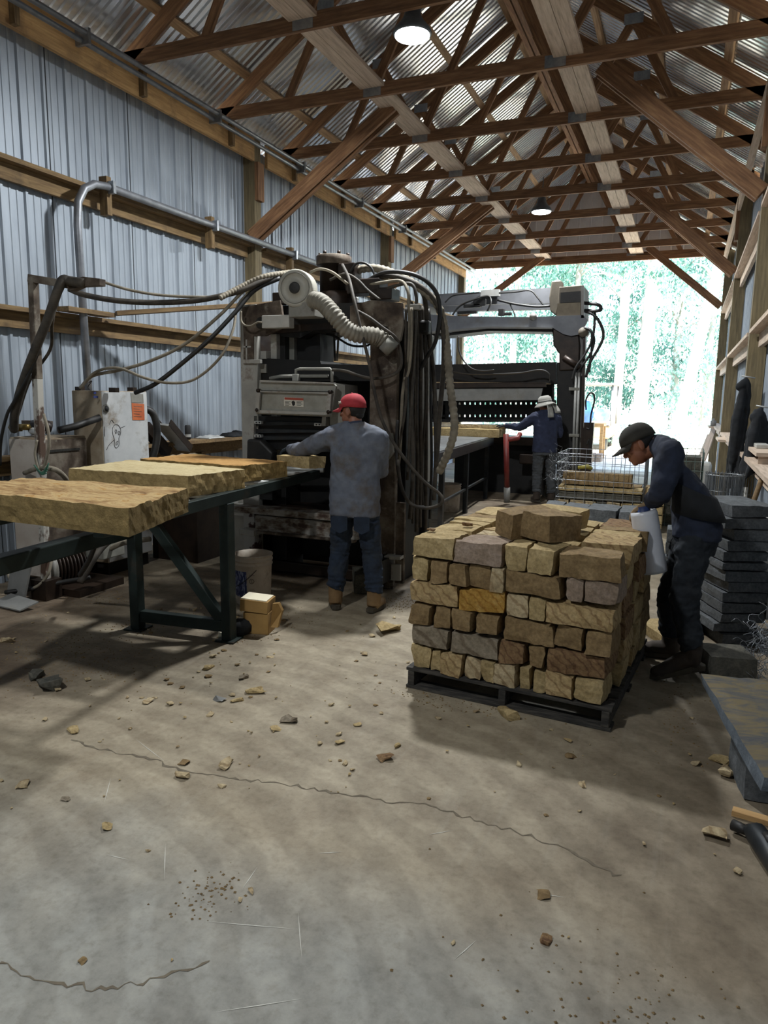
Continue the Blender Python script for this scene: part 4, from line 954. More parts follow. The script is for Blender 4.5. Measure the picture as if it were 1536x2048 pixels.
JACKETS = [((.50, 7.9, 1.86), (.75, .8, .98), 'long black hooded jacket hanging on the post behind the bending worker', 1), ((.60, 7.25, 1.58), (1.0, .9, .55), 'dark jacket bunched on the right wall above the wooden shelf', 2)]
# little ledges with things, far right posts
for y, z, lb in ((15.2, 1.12, 'far'), (10.6, 1.10, 'nearer')):
    one(MB().bx(.42, .69, y, y + .9, z, z + .03), 'wall_ledge', M['pale'], '%s small pale ledge between the posts of the right wall' % lb, 'ledge', 'ledges on the right wall')
one(MB().lathe([(.05, 0), (.055, .1), (.02, .12), (.02, .15)], (.50, 15.5, 1.15)), 'clear_bottle', M['m2light'], 'grey bottle standing on the far ledge of the right wall', 'bottle')
for k, (x, y) in enumerate(((.40, 15.9), (.33, 16.1))):
    tag(plank('leaning_plank', M['pale'], (x - .12, y, .02), (x + .16, y + .25, 1.15 - k * .2), .14, .025), '%s grey plank leaning on the far right post' % ['taller', 'shorter'][k], 'plank', 'planks on the far right post')
one(MB().box((.25, 14.4, .28), (.5, .4, .5)), 'tool_case', M['whitebox'], 'white machine case on the floor near the far right post', 'case', bevel=.05)
one(MB().box((.1, 15.0, .2), (.25, .25, .4)), 'orange_bucket', mat('orange_plastic', 'b5642a', 'c97a3c', 5, .5), 'orange tub on the floor by the far right post', 'tub', bevel=.04)

# caged pallet of stone and the row of grey blocks behind the near pallet
cg = V((-1.46, 9.4, 0))
pl2 = thing('pallet', 'timber pallet beneath the wire cage of stones behind the near stack', 'pallet', cg)
MB().bx(-1.46, -.38, 9.4, 10.3, .09, .12).build('deck_board', M['palletwood'], pl2)
for x in (-1.44, -.92, -.42): MB().bx(x - .03, x + .03, 9.4, 10.3, 0, .09).build('stringer', M['palletwood'], pl2)
q = random.Random(9); x = -1.46; k = 0
for k, (w, cn) in enumerate(((.14, 'pale'), (.2, 'pale'), (.14, 'pale'), (.13, 'dark'), (.17, 'pale'), (.14, 'tan'), (.14, 'tan'))):
    stone('sandstone_block', (x + w / 2, 9.52, .24), (w - .006, .22, .22), ST[cn], '%s stone, %s from left in the lowest caged row' % (CNAME.get(cn, 'dark'), EN[k]), 'stone', 'stones in the wire cage', None, .01); x += w
stone('sandstone_block', (-.95, 9.54, .41), (1.02, .24, .1), ST['dark'], 'long dark slab lying across the caged row of stones', 'stone', 'stones in the wire cage', None, .012)
stone('sandstone_block', (-.95, 9.54, .50), (1.03, .26, .055), ST['tan'], 'thin tan slab over the long dark slab in the wire cage', 'stone', 'stones in the wire cage', None, .012)
stone('sandstone_block', (-1.0, 9.56, .625), (.86, .2, .16), ST['brown'], 'long brown slab on top of the caged stones', 'stone', 'stones in the wire cage', None, .012)
for j in range(5): stone('sandstone_block', (-.28, 9.55, .056 + j * .112), (.2, .25, .1), ST['tan'], 'tan block, %s up in the column right of the caged stones' % ['lowest', 'second', 'middle', 'fourth', 'topmost'][j], 'stone', 'stones in the wire cage', None, .01)
for k in range(5): stone('sandstone_block', (-1.3 + k * .24, 10.0, .32), (.22, .3, .4), ST['brown'], 'brown block in the back row of the wire cage, %s from left' % EN[k], 'stone', 'stones in the wire cage', None, .01)
seg = []
A = [V((-1.49, 9.37, 0)), V((-.42, 9.37, 0)), V((-.42, 10.35, 0)), V((-1.49, 10.35, 0))]
for i in range(4):
    a, b = A[i], A[(i + 1) % 4]; L = (b - a).length; n = 9
    for k in range(n + 1):
        p = a.lerp(b, k / n); seg.append((p + V((0, 0, .02)), p + V((0, 0, .95))))
    for j in range(9): seg.append((a + V((0, 0, .05 + j * .1125)), b + V((0, 0, .05 + j * .1125))))
one(wiremesh(seg, .0035), 'wire_cage', M['wire'], 'tall wire mesh cage around the stones behind the near stack', 'cage', 'wire cages')
seg = []
A = [V((-.36, 9.9, 0)), V((.25, 9.9, 0)), V((.25, 10.7, 0)), V((-.36, 10.7, 0))]
for i in range(4):
    a, b = A[i], A[(i + 1) % 4]; n = 6
    for k in range(n + 1): p = a.lerp(b, k / n); seg.append((p + V((0, 0, .02)), p + V((0, 0, 1.0))))
    for j in range(9): seg.append((a + V((0, 0, .05 + j * .118)), b + V((0, 0, .05 + j * .118))))
one(wiremesh(seg, .0035), 'wire_cage', M['wiregreen'], 'greenish wire mesh cage behind the bending worker\'s head', 'cage', 'wire cages')
stone('dark_stone', (-.05, 10.3, .46), (.56, .6, .92), ST['dark'], 'tall dark stone block standing in the greenish wire cage', 'stone', None, None, .015)
# coil of loose wire beside worker at the far machine
one(tangle((-1.44, 9.3, .78), (.12, .05, .2), 60, 8), 'wire_coil', M['wire'], 'loose coil of fence wire left of the caged stones', 'wire coil')
p = at(1172, 936, 9.5)
one(MB().tube([p + V((-.1, 0, 0)), p + V((.02, 0, .02)), p + V((.08, 0, -.01))], [.02, .03, .02], 10), 'yellow_tool', mat('yellow_tool', '9a8f3a', '6c652c', 8, .6), 'small yellow and black tool lying on the caged stones', 'tool')
x = -1.30
for k, w in enumerate((.2, .26, .3, .27)):
    stone('grey_block', (x + w / 2, 7.5, .28), (w - .01, .5, .56), ST['slate'], 'blue-grey stone block behind the near pallet, %s from left' % EN[k], 'stone', 'grey blocks behind the pallet', None, .02, cuts=.09); x += w
for j in range(5): stone('grey_paver', (.02, 6.5, .06 + j * .115), (.2, .22, .105), ST['slate'], 'light grey paver, %s of the small column behind the plastic roll' % ['lowest', 'second from bottom', 'middle', 'second from top', 'topmost'][j], 'paver', 'pavers behind the plastic roll', None, .008)
tin = thing('striped_tin', 'red and white tin on the floor behind the plastic roll', 'tin', (-.02, 5.75, 0))
MB().lathe([(.035, 0), (.035, .12)], (-.02, 5.75, 0), seg=16).build('body', M['signw'], tin)
for zz in (.015, .055, .095): MB().lathe([(.0355, zz), (.0355, zz + .02)], (-.02, 5.75, 0), seg=16, cap=False).build('stripe', M['signr'], tin)
stone('sandstone_block', (-.02, 5.2, .035), (.22, .5, .07), ST['tan'], 'flat tan stone on the floor between the pallet and the bending worker', 'stone', None, Matrix.Rotation(.5, 3, 'Z'), .012)
for k, (a, b, c) in enumerate(((.10, 5.6, .14), (.13, 5.5, .05), (.09, 6.0, .05))):
    stone('sandstone_block', (a, b, c), (.16, .2, .1), ST['tan'], 'tan block on the floor by the grey slab stack, %s' % ['resting highest', 'nearest the slabs', 'farthest back'][k], 'stone', 'tan blocks by the slab stack', None, .012)
# ------------------------------------------------------------------ left-hand side
M['cabinet'] = mat('cabinet_white', 'a9abab', 'bfc0be', 3, .5, 0, .03, dirt='75664f', drange=(.52, .7), dscale=4)
M['cabside'] = mat('cabinet_dirty_side', '8d7d66', 'a89b86', 5, .8, 0, .1, dirt='675540')
M['orange'] = mat('orange_label', 'a5512c', 'b96539', 10, .6); M['blue'] = mat('blue_print', '2a3770'); M['ink'] = mat('marker_ink', '1c1c1c')
cb = thing('pump_cabinet', 'tall dirty white pump cabinet with a doodle and an orange label on its face', 'cabinet', (-4.86, 5.1, 0))
XC0, YC0, YC1 = -4.70, 4.84, 5.42
MB().bx(-5.03, XC0, YC0, YC1, .12, 1.655).build('body', M['cabside'], cb, .008)
MB().bx(XC0, XC0 + .006, YC0 + .01, YC1 - .005, .13, 1.65).build('face_panel', M['cabinet'], cb)
MB().bx(-5.0, XC0 - .03, YC0 + .03, YC1 - .03, 0, .12).build('plinth', M['black'], cb)
fx = XC0 + .0075
def onface(x, y): return atx(x, y, fx)
def quad(name, pts, m, parent, th=.002):
    P = [atx(a, b, fx) for a, b in pts]; return MB().prism(P, (th, 0, 0)).build(name, m, parent)
quad('orange_label', [(263, 806), (288, 808), (289, 840), (265, 840)], M['orange'], cb)
quad('grey_label', [(261, 786), (286, 788), (287, 806), (263, 805)], M['greyplate'], cb)
for k in range(5): quad('label_line', [(267, 812 + k * 5), (283 - k % 2 * 4, 813 + k * 5), (283 - k % 2 * 4, 814 + k * 5), (267, 813 + k * 5)], M['rust'], cb, .003)
quad('flag_sticker', [(187, 783), (192, 783.5), (192, 788), (187, 788)], M['blue'], cb); quad('flag_sticker', [(187, 791), (196, 792), (196, 796), (187, 796)], M['blue'], cb)
p = onface(211, 817); MB().cyl(p, p + V((.012, 0, 0)), .036, 22).build('gauge', M['greyplate'], cb); MB().cyl(p + V((.012, 0, 0)), p + V((.016, 0, 0)), .024, 20).build('gauge_dial', M['ink'], cb)
def line(pts): MB().tube([onface(a, b) for a, b in pts], .0022, 5, n=4).build('doodle', M['ink'], cb)
line([(209, 853), (209, 873)])
line([(226, 870), (225, 858), (229, 850), (236, 850), (241, 858), (241, 868), (238, 876), (238, 890), (232, 896), (229, 890), (229, 880), (226, 870)])
line([(230, 862), (232, 859), (234, 863), (232, 867), (230, 862)]); line([(236, 865), (238, 862), (240, 866), (238, 870), (236, 865)])
line([(233, 884), (236, 882), (235, 888), (232, 890), (233, 884)]); line([(228, 880), (218, 890), (213, 900)])
line([(219, 849), (223, 840), (228, 846)]); line([(241, 856), (250, 852)])
MB().tube([(-4.8, 5.43, 1.5), (-4.72, 5.52, 1.45), (-4.7, 5.55, 1.25), (-4.74, 5.5, 1.0), (-4.85, 5.44, .9)], .035, 10, n=6).build('side_hose', M['hosedark'], cb)
for k, (a, b) in enumerate(((160, 778), (228, 780), (272, 784))):
    MB().box(at(a, b, 4.92) if k < 2 else (-4.78, 5.32, 1.67), (.07, .05, .04)).build('hose_fitting', M['oily'], cb)
MB().tube([at(178, 765, 4.9), at(184, 762, 4.9), at(176, 774, 4.9), at(182, 782, 4.9)], .004, 5, n=3).build('cable', M['ink'], cb)

tk = thing('oil_tank', 'low dirty tank with pipe fittings on top, at the left edge', 'tank', (-5.05, 4.45, 0))
MB().bx(-5.12, -4.80, 4.25, 4.75, .1, 1.27).build('body', M['cabside'], tk, .01)
MB().bx(-5.11, -4.803, 4.236, 4.25, .12, 1.255).build('front_panel', mat('tank_front', 'a59a8e', 'b8b0a6', 3, .7, 0, .05, dirt='6d5644', drange=(.55, .72)), tk)
MB().bx(-4.80, -4.79, 4.26, 4.74, .12, 1.25).build('side_panel', M['rust'], tk)
MB().bx(-4.788, -4.78, 4.34, 4.66, 1.15, 1.17).build('slot', M['mesh'], tk)
MB().bx(-5.1, -4.85, 4.28, 4.7, 0, .1).build('plinth', M['black'], tk)
for a, b, Y, s_ in ((32, 855, 4.3, .035), (48, 854, 4.3, .028)):
    p = at(a, b, Y); MB().cyl(p + V((-.05, 0, 0)), p + V((.05, 0, 0)), s_, 6).build('brass_fitting', mat('brass', '6f5d33', '8c7846', 9, .4, .7), tk)
p = at(80, 851, 4.4); MB().tube([p + V((-.12, .05, 0)), p + V((.06, .02, 0)), p + V((.12, -.05, -.02))], .045, 12).build('pipe_elbow', M['oily'], tk)
p = at(125, 860, 4.5); MB().tube([p + V((.0, -.04, 0)), p + V((.05, .1, .03)), p + V((.12, .3, .1))], .03, 12).build('open_pipe', M['hosedark'], tk)
MB().box(at(74, 845, 4.55), (.3, .06, .03)).build('fitting_bar', M['rust'], tk)
o = at(58, 862, 4.32); one(MB().tube([o, o + V((.04, 0, .0)), o + V((.12, 0, -.005)), o + V((.16, 0, -.005))], [.012, .03, .032, .02], 12), 'plastic_bottle', M['zinc'], 'crushed clear plastic bottle lying on the tank top', 'bottle')

po = thing('hose_stand', 'rusty white L-shaped pole carrying the hoses at the left edge', 'stand', (-4.62, 4.1, 0))
M['polepaint'] = mat('flaking_pole_paint', '4d3a2d', 'aaa79e', 9, .75, 0, .1, (1, 1, .6), lo=.44, hi=.52)
pt, pb = at(66, 556, 4.1), at(91, 1140, 4.1); pb.z = .16
pm = pt.lerp(pb, .32)
MB().beam(pm, pb, .055, .055, (0, 1, 0)).build('pole', M['polepaint'], po, .003)
MB().beam(pt, pm, .055, .055, (0, 1, 0)).build('pole', M['rust'], po, .003)
MB().box((pb.x, 4.1, .08), (.16, .16, .16)).build('foot', M['oily'], po)
MB().beam(pt + V((-.03, 0, .0)), at(140, 570, 4.1), .05, .055).build('arm', M['rust'], po, .003)
MB().prism([at(a, b, 4.1) for a, b in ((136, 560), (165, 553), (199, 557), (199, 571), (160, 573), (140, 582))], (0, .06, 0)).build('cradle', M['rust'], po, .003)
for pts, r, m in (([(170, 566, 4.1), (140, 562, 4.08), (126, 560, 4.05), (116, 580, 4.02), (95, 640, 4.0), (68, 705, 4.0), (46, 765, 4.05), (30, 825, 4.1), (28, 860, 4.2)], .034, 'hose'),
                  ([(130, 566, 4.06), (110, 610, 4.03), (85, 680, 4.02), (60, 745, 4.02), (30, 800, 4.03), (14, 830, 4.05), (2, 880, 4.1), (0, 930, 4.15)], .013, 'hosedark'),
                  ([(87, 828, 4.06), (96, 860, 4.05), (98, 890, 4.05), (92, 920, 4.05), (86, 938, 4.05)], .012, 'hosepale'),
                  ([(74, 880, 4.05), (70, 910, 4.04), (78, 940, 4.04), (86, 945, 4.04)], .01, 'hosepale'),
                  ([(50, 946, 4.2), (70, 938, 4.1), (90, 936, 4.06), (112, 940, 4.1), (130, 955, 4.2), (140, 975, 4.3)], .02, 'hosepale'),
                  ([(112, 600, 4.04), (104, 650, 4.05), (100, 700, 4.2), (60, 760, 4.2), (36, 830, 4.25)], .012, 'hose')):
    hose(pts, r, M[m], po)
mb = MB()
for k in range(5): mb.tube([at(68 + k * 2, 930 + k * 3, 4.02), at(84, 945 + k, 4.0), at(98 - k, 926 + 5 * k, 4.02)], .005, 5, n=4)
mb.build('green_twine', mat('green_twine', '2f5a48', '3f6d58'), po)

# boards lying on the middle girt
tag(plank('short_board', M['girt'], (-5.1, 4.86, 2.36), (-5.1, 5.42, 2.36), .14, .04), 'short dark board lying on the middle girt behind the conduit', 'board')
tag(plank('long_board', M['girt'], (-5.05, 5.45, 2.38), (-3.9, 6.9, 2.62), .12, .04), 'long board slanting from the middle girt to the near splitter', 'board')

# low shelf clutter
bn = thing('wall_bench', 'low timber bench board under the wall clutter beside the pump cabinet', 'bench', (-5.0, 6.6, 1.0))
MB().bx(-5.18, -4.92, 5.6, 7.9, 1.10, 1.135).build('bench_top', M['girt'], bn)
MB().bx(-5.18, -5.14, 5.6, 7.9, .98, 1.10).build('apron', M['girt'], bn)
for y in (5.7, 6.8, 7.8): MB().bx(-5.18, -5.1, y - .04, y + .04, 0, .98).build('leg', M['girt'], bn)
can = thing('drink_can', 'tall black drinks can standing on the wall bench', 'can', (-5.08, 6.5, 1.135))
MB().lathe([(.022, 0), (.033, .012), (.033, .145), (.026, .158), (.024, .16)], (-5.08, 6.5, 1.135), seg=18).build('body', M['ink'], can)
MB().lathe([(.0335, .03), (.0335, .06)], (-5.08, 6.5, 1.135), seg=18, cap=False).build('label_patch', M['zinc'], can)
tr = thing('parts_tray', 'tilted shallow metal tray leaning on the wall bench', 'tray', (-4.86, 5.95, 1.0))
Mt = Matrix.Rotation(-.62, 3, 'X') @ Matrix.Rotation(.12, 3, 'Z')
tc = V((-4.86, 5.98, 1.19))
MB().box(tc, (.16, .5, .02), M=Mt).build('tray_floor', M['zinc'], tr)
for sx in (-.08, .08): MB().box(tc + Mt @ V((sx, 0, .03)), (.012, .5, .07), M=Mt).build('tray_side', M['oily'], tr)
one(MB().box((-4.95, 5.82, 1.18), (.1, .5, .1), M=Mt), 'dark_channel', M['oily'], 'dark steel channel leaning beside the tilted tray', 'channel', bevel=.004)
def rag(c, s, m, label, seed):
    q = random.Random(seed); mb = MB(); n = 14; vs = []
    for i in range(n + 1):
        for j in range(n + 1):
            u, w = i / n - .5, j / n - .5; h = mnoise.noise(V((u * 5 + seed, w * 5, seed))) * .5 + .5
            vs.append(V(c) + V((u * s[0], w * s[1], h * s[2] * (1 - (2 * max(abs(u), abs(w))) ** 3))))
    mb.add(vs, [(i * (n + 1) + j, (i + 1) * (n + 1) + j, (i + 1) * (n + 1) + j + 1, i * (n + 1) + j + 1) for i in range(n) for j in range(n)], True)
    o = one(mb, 'rag', m, label, 'rag', 'rags on the wall bench'); md = o.modifiers.new('thick', 'SOLIDIFY'); md.thickness = .006; return o
rag((-5.04, 7.35, 1.137), (.22, .4, .09), M['jacket'], 'dark crumpled rag on the far end of the wall bench', 2)
rag((-5.04, 6.85, 1.137), (.2, .3, .05), M['zinc'], 'crumpled clear wrapping beside the black can on the bench', 3)
cr = thing('side_crate', 'low crate with rags in front of the wall bench', 'crate', (-4.6, 5.85, 0))
MB().bx(-4.85, -4.3, 5.6, 6.1, .0, 1.0).build('body', M['oily'], cr)
rag((-4.55, 5.8, 1.0), (.4, .35, .07), M['cabside'], 'dusty brown rag on the low crate by the pump cabinet', 4)
one(MB().tube([(-4.42, 5.72, 1.03), (-4.36, 5.78, 1.03)], .03, 10), 'yellow_plastic_disc', mat('yellow_plastic', 'a99b5a', 'b8aa68'), 'small yellow plastic cap lying on the low crate', 'cap')

# under the slabs: pump motor and hoses
mt = thing('pump_motor', 'electric pump motor with a round fan cover under the near slab', 'motor', (-4.95, 4.5, 0))
MB().lathe([(.001, 0), (.12, .0), (.135, .02), (.135, .06)], (-4.78, 4.22, .19), (.35, .94, 0), seg=24).build('fan_cover', M['greyplate'], mt)
MB().cyl(V((-4.78, 4.22, .19)) - V((.35, .94, 0)).normalized() * .003, V((-4.78, 4.22, .19)), .085, 20).build('fan_grille', M['mesh'], mt)
mb = MB()
for k in range(8): mb.lathe([(.12, 0), (.135, .003), (.135, .012), (.12, .015)], V((-4.75, 4.29, .19)) + V((.35, .94, 0)).normalized() * k * .03, (.35, .94, 0), seg=20)
mb.build('cooling_fins', M['oily'], mt)
MB().bx(-4.62, -4.42, 4.5, 4.75, .25, .4).build('terminal_box', M['greyplate'], mt, .01)
MB().bx(-4.85, -4.4, 4.2, 4.7, 0, .06).build('base_plate', M['oily'], mt)
lh = [([(240, 1072, 4.5), (215, 1085, 4.4), (196, 1105, 4.3), (180, 1130, 4.2), (160, 1165, 4.1)], .028, 'hose', 'thick black hose dropping from the conveyor towards the floor'), ([(300, 1078, 4.6), (250, 1085, 4.6), (215, 1100, 4.6), (180, 1115, 4.7)], .022, 'hosepale', 'pale dusty hose running under the slabs to the pump'),
      ([(12, 1140, 4.05), (25, 1165, 4.05), (50, 1178, 4.02), (75, 1172, 4.02), (95, 1150, 4.05), (103, 1120, 4.1), (102, 1095, 4.15)], .012, 'hosepale', 'looped pale hose hanging under the near slab at the left edge'),
      ([(10, 1185, 3.9), (60, 1178, 4.0), (120, 1165, 4.15), (180, 1155, 4.25)], .018, 'hosedark', 'dark hose lying along the floor under the near slab'), ([(200, 1062, 3.6), (190, 1090, 3.7), (178, 1120, 3.8), (160, 1150, 3.9)], .018, 'hosedark', 'short dark hose hanging behind the lower conveyor rail')]
for pts, r, m, lb in lh:
    P = [at(a, b, y) for a, b, y in pts]
    for p in P: p.z = max(p.z, r)
    one(MB().tube(P, r, 8, n=6), 'hose', M[m], lb, 'hose', 'hoses under the slabs')
one(MB().prism([(-4.92, 3.95, 0), (-4.70, 3.92, 0), (-4.62, 3.94, .3), (-4.85, 3.97, .34)], (0, .02, 0)), 'sheet_offcut', M['m2light'], 'grey sheet metal offcut standing at the left edge', 'offcut')
one(MB().prism([(-4.85, 3.75, .01), (-4.5, 3.72, .01), (-4.45, 3.85, .05), (-4.8, 3.9, .06)], (0, 0, .01)), 'sheet_offcut', M['m2light'], 'grey sheet metal offcut lying flat at the left edge', 'offcut')

# plastic buckets
def bucket(loc, h, r0, r1, m, label, handle=True, labelpatch=True, grp=None):
    L = V(loc); t = thing('plastic_bucket', label, 'bucket', loc, grp)
    pr = [(r0 * .97, 0), (r0, .01)] + [(r0 + (r1 - r0) * f, h * f) for f in (.3, .6, .78)] + [(r1 * 1.03, h * .8), (r1 * 1.03, h * .82), (r1 * .99, h * .83), (r1, h * .88), (r1 * 1.04, h * .885), (r1 * 1.04, h * .905), (r1 * 1.0, h * .91), (r1 * 1.0, h * .97), (r1 * 1.05, h * .975), (r1 * 1.05, h), (r1 * .97, h), (r1 * .95, h * .8), (r0 * .93, .02), (.001, .018)]
    MB().lathe(pr, L, seg=36, cap=False).build('body', m, t)
    if labelpatch:
        mb = MB(); vs = []; n = 10
        for k in range(n + 1):
            a = math.radians(208 + 74 * k / n)
            for z in (h * .18, h * .70): R = r0 + (r1 - r0) * z / h + .002; vs.append(L + V((math.cos(a) * R, math.sin(a) * R, z)))
        mb.add(vs, [(2 * k, 2 * k + 2, 2 * k + 3, 2 * k + 1) for k in range(n)]); mb.build('label', M['bucklab'], t)
    if handle:
        a0 = math.radians(305); P = []
        for k in range(13):
            f = k / 12; a = math.radians(312 - 175 * f); R = r1 * 1.05; P.append(L + V((math.cos(a) * R, math.sin(a) * R, h * .74 - math.sin(PI * f) * h * .38)))
        MB().tube(P, .0028, 5).build('wire_handle', M['ink'], t)
    return t
n = NT('bucket_label'); v = n.coords('Object', (60, 60, 16)); f = n.noise(v, 1.4, 3, .6); n.link(n.ramp(f, [(.5, '1f2a55'), (.56, '7f86a0')]), n.b.inputs['Base Color']); M['bucklab'] = n.m
M['buck'] = mat('dirty_bucket_plastic', 'a39684', 'b9ae9e', 4, .6, 0, .03, dirt='6d5844', drange=(.52, .72), dscale=5)
bk = bucket((-3.09, 4.72, 0), .40, .135, .15, M['buck'], 'dirty white plastic bucket with a blue label behind the conveyor leg')
c0_ = V((-3.09, 4.72, 0)); a = math.radians(292); 
mb = MB()
def bp(ang, z): aa = math.radians(ang); R = .135 + .015 * z / .4 + .003; return c0_ + V((math.cos(aa) * R, math.sin(aa) * R, z))
mb.tube([bp(298 + 7 * math.cos(t), .205 + .018 * math.sin(t)) for t in [k * PI / 10 for k in range(21)]], .0016, 5)
mb.tube([bp(295, .21), bp(299, .215), bp(297, .195), bp(301, .2)], .0014, 5)
for zz in (.135, .255): mb.tube([bp(290 + k * 2, zz + (.006 if k % 2 else -.006)) for k in range(9)], .0012, 5)
mb.build('pen_marks', M['rust'], bk)
bx_ = thing('cardboard_box', 'small open cardboard box on the floor beside the conveyor leg', 'box', (-2.66, 4.1, 0))
M['card'] = mat('cardboard', '8a6a3a', 'a3814a', 5, .85); M['paper'] = mat('cream_paper', 'd8cfb4', 'e2dac2', 6, .8)
Rb = Matrix.Rotation(.22, 3, 'Z'); cbx = V((-2.66, 4.13, 0))
MB().box(cbx + V((0, 0, .075)), (.18, .15, .15), M=Rb).build('lower_carton', M['card'], bx_, .003)
MB().box(cbx + V((-.01, .0, .20)), (.20, .17, .085), M=Rb @ Matrix.Rotation(.06, 3, 'Y')).build('upper_carton', M['card'], bx_, .003)
MB().box(cbx + V((-.012, .0, .246)), (.185, .155, .006), M=Rb @ Matrix.Rotation(.06, 3, 'Y')).build('paper_flap', M['paper'], bx_)
MB().prism([cbx + Rb @ V(q) for q in ((.1, -.05, .05), (.14, -.02, .04), (.15, .05, .14), (.13, .03, .2), (.105, -.02, .21))], Rb @ V((.004, .03, 0))).build('torn_flap', M['card'], bx_)
one(MB().tube([(-2.80, 4.02, .03), (-2.74, 4.0, .05), (-2.72, 4.1, .04)], [.05, .07, .05], 10, n=3), 'black_bag', M['jacket'], 'small black plastic bag between the conveyor leg and the cardboard box', 'bag')
for k, (x, y) in enumerate(((-2.82, 3.93), (-2.76, 3.9))): stone('white_chip', (x, y, .018), (.05, .045, .035), M['paper'], 'white chip by the conveyor leg, %s' % ['nearest the leg', 'nearer the cardboard box'][k], 'chip', 'white chips', None, .008)
bucket((-3.86, 5.9, 0), .62, .2, .22, M['whitebox'], 'tall white plastic tub behind the conveyor leg and the near splitter', False, False)
bucket((-3.1, 9.9, 0), .4, .15, .165, M['buck'], 'white bucket under the infeed table of the far splitter, right one', False, False, 'buckets under the far table')
bucket((-3.55, 9.8, 0), .38, .15, .165, M['buck'], 'white bucket under the infeed table of the far splitter, left one', False, False, 'buckets under the far table')
stone('sandstone_slab', (-3.4, 11.55, 1.075), (1.3, .5, .13), ST['tan'], 'tan slab on the far table under the hand of the worker in the sun hat', 'slab', None, None, .012)
stone('sandstone_slab', (-3.0, 11.75, 1.17), (1.1, .4, .05), ST['pale'], 'thin pale slab lying on the tan slab of the far table', 'slab', None, None, .012)
stone('stone_block', (-2.44, 5.44, .09), (.2, .3, .16), ST['dark'], 'rough grey-brown block on the floor at the foot of the near splitter', 'stone', None, Matrix.Rotation(.5, 3, 'Z'), .02)
for k in range(5): stone('waste_stone', (-1.95 + .16 * k, 12.2 + .1 * (k % 2), .1 + .11 * (k % 3)), (.3, .3, .2), ST['dark'], 'dark waste stone heaped by the far splitter, %s from left' % EN[k], 'stone', 'waste stones by the far splitter', Matrix.Rotation(k, 3, 'Z'), .03)
# ------------------------------------------------------------------ outdoors beyond the far opening
M['ground'] = mat('pale_gravel', 'a89f8c', 'c3baa6', 8, .95, c3='d5cdbb')
mb = MB(); mb.add([(-60, Y1 + .02, -.02), (60, Y1 + .02, -.02), (60, 90, 1.5), (-60, 90, 1.5)], [(0, 1, 2, 3)])
tag(mb.build('ground', M['ground'], origin=(0, Y1, 0)), 'pale sunlit gravel yard outside the shed', 'ground', kind='structure')
mb = MB(); mb.add([(-60, -60, -.02), (60, -60, -.02), (60, Y1 + .02, -.02), (-60, Y1 + .02, -.02)], [(0, 1, 2, 3)])
tag(mb.build('ground', M['ground'], origin=(0, 0, -.02)), 'gravel ground around the shed', 'ground', kind='structure')
def leafmat(name, a, b, c):
    n = NT(name); v = n.coords('Object'); f = n.noise(v, 1.3, 5, .7); col = n.ramp(f, [(.3, a), (.5, b), (.7, c)])
    n.link(col, n.b.inputs['Base Color']); n.b.inputs['Roughness'].default_value = .55
    tr = n.node('ShaderNodeBsdfTranslucent'); n.link(col, tr.inputs[0]); mx = n.node('ShaderNodeMixShader'); mx.inputs[0].default_value = .4
    n.link(n.b.outputs[0], mx.inputs[1]); n.link(tr.outputs[0], mx.inputs[2]); n.link(mx.outputs[0], n.n['Material Output'].inputs[0]); return n.m
M['leaf'] = leafmat('leaves_mid', '3a6257', '5f8b7d', '98bbae'); M['leaf2'] = leafmat('leaves_light', '7b9f92', 'a3c2b6', 'c8dcd4')
M['bark'] = mat('pale_bark', '8d8a82', 'b4b1a8', 5, .9, 0, .2, (1, 1, .2))
def tree(loc, h, crown, lean, r, m, label, seed, nleaf=2200, low=.25):
    q = random.Random(seed); L = V(loc)
    t = thing('tree', label, 'tree', loc, 'trees outside the far opening')
    top = L + V((lean[0], lean[1], h))
    P = [L + V((0, 0, -.2)), L.lerp(top, .35) + V((q.uniform(-.1, .1), 0, 0)), L.lerp(top, .7), top]
    mb = MB().tube(P, [r, r * .85, r * .65, r * .3], 10, n=5)
    for k in range(7):
        f = q.uniform(.35, .9); p = L.lerp(top, f); a = q.uniform(0, 2 * PI); e = p + V((math.cos(a), math.sin(a), q.uniform(.1, .7))) * crown * q.uniform(.5, .9)
        mb.tube([p, p.lerp(e, .5) + V((0, 0, .15)), e], [r * .3, r * .2, r * .08], 6, n=3)
    mb.build('trunk', M['bark'], t)
    mb = MB(); cl = []
    for k in range(34):
        f = q.uniform(low, 1.05); p = L.lerp(top, f); a = q.uniform(0, 2 * PI); R = crown * q.uniform(.2, 1) * (1.1 - abs(f - .55)); cl.append((p + V((math.cos(a) * R, math.sin(a) * R, 0)), crown * q.uniform(.22, .4)))
    vs = []; fs = []
    for k in range(nleaf):
        c, cr_ = q.choice(cl); d = V((q.gauss(0, 1), q.gauss(0, 1), q.gauss(0, .7))).normalized() * cr_ * q.random() ** .4
        p = c + d; s = q.uniform(.05, .11); n = V((q.gauss(0, 1), q.gauss(0, 1), q.gauss(.6, 1))).normalized(); _, a1, b1 = basis(n)
        o = len(vs); vs += [p - a1 * s * .6, p + b1 * s, p + a1 * s * .6, p - b1 * s]; fs.append((o, o + 1, o + 2, o + 3))
    mb.add(vs, fs); mb.build('foliage', m, t); return t
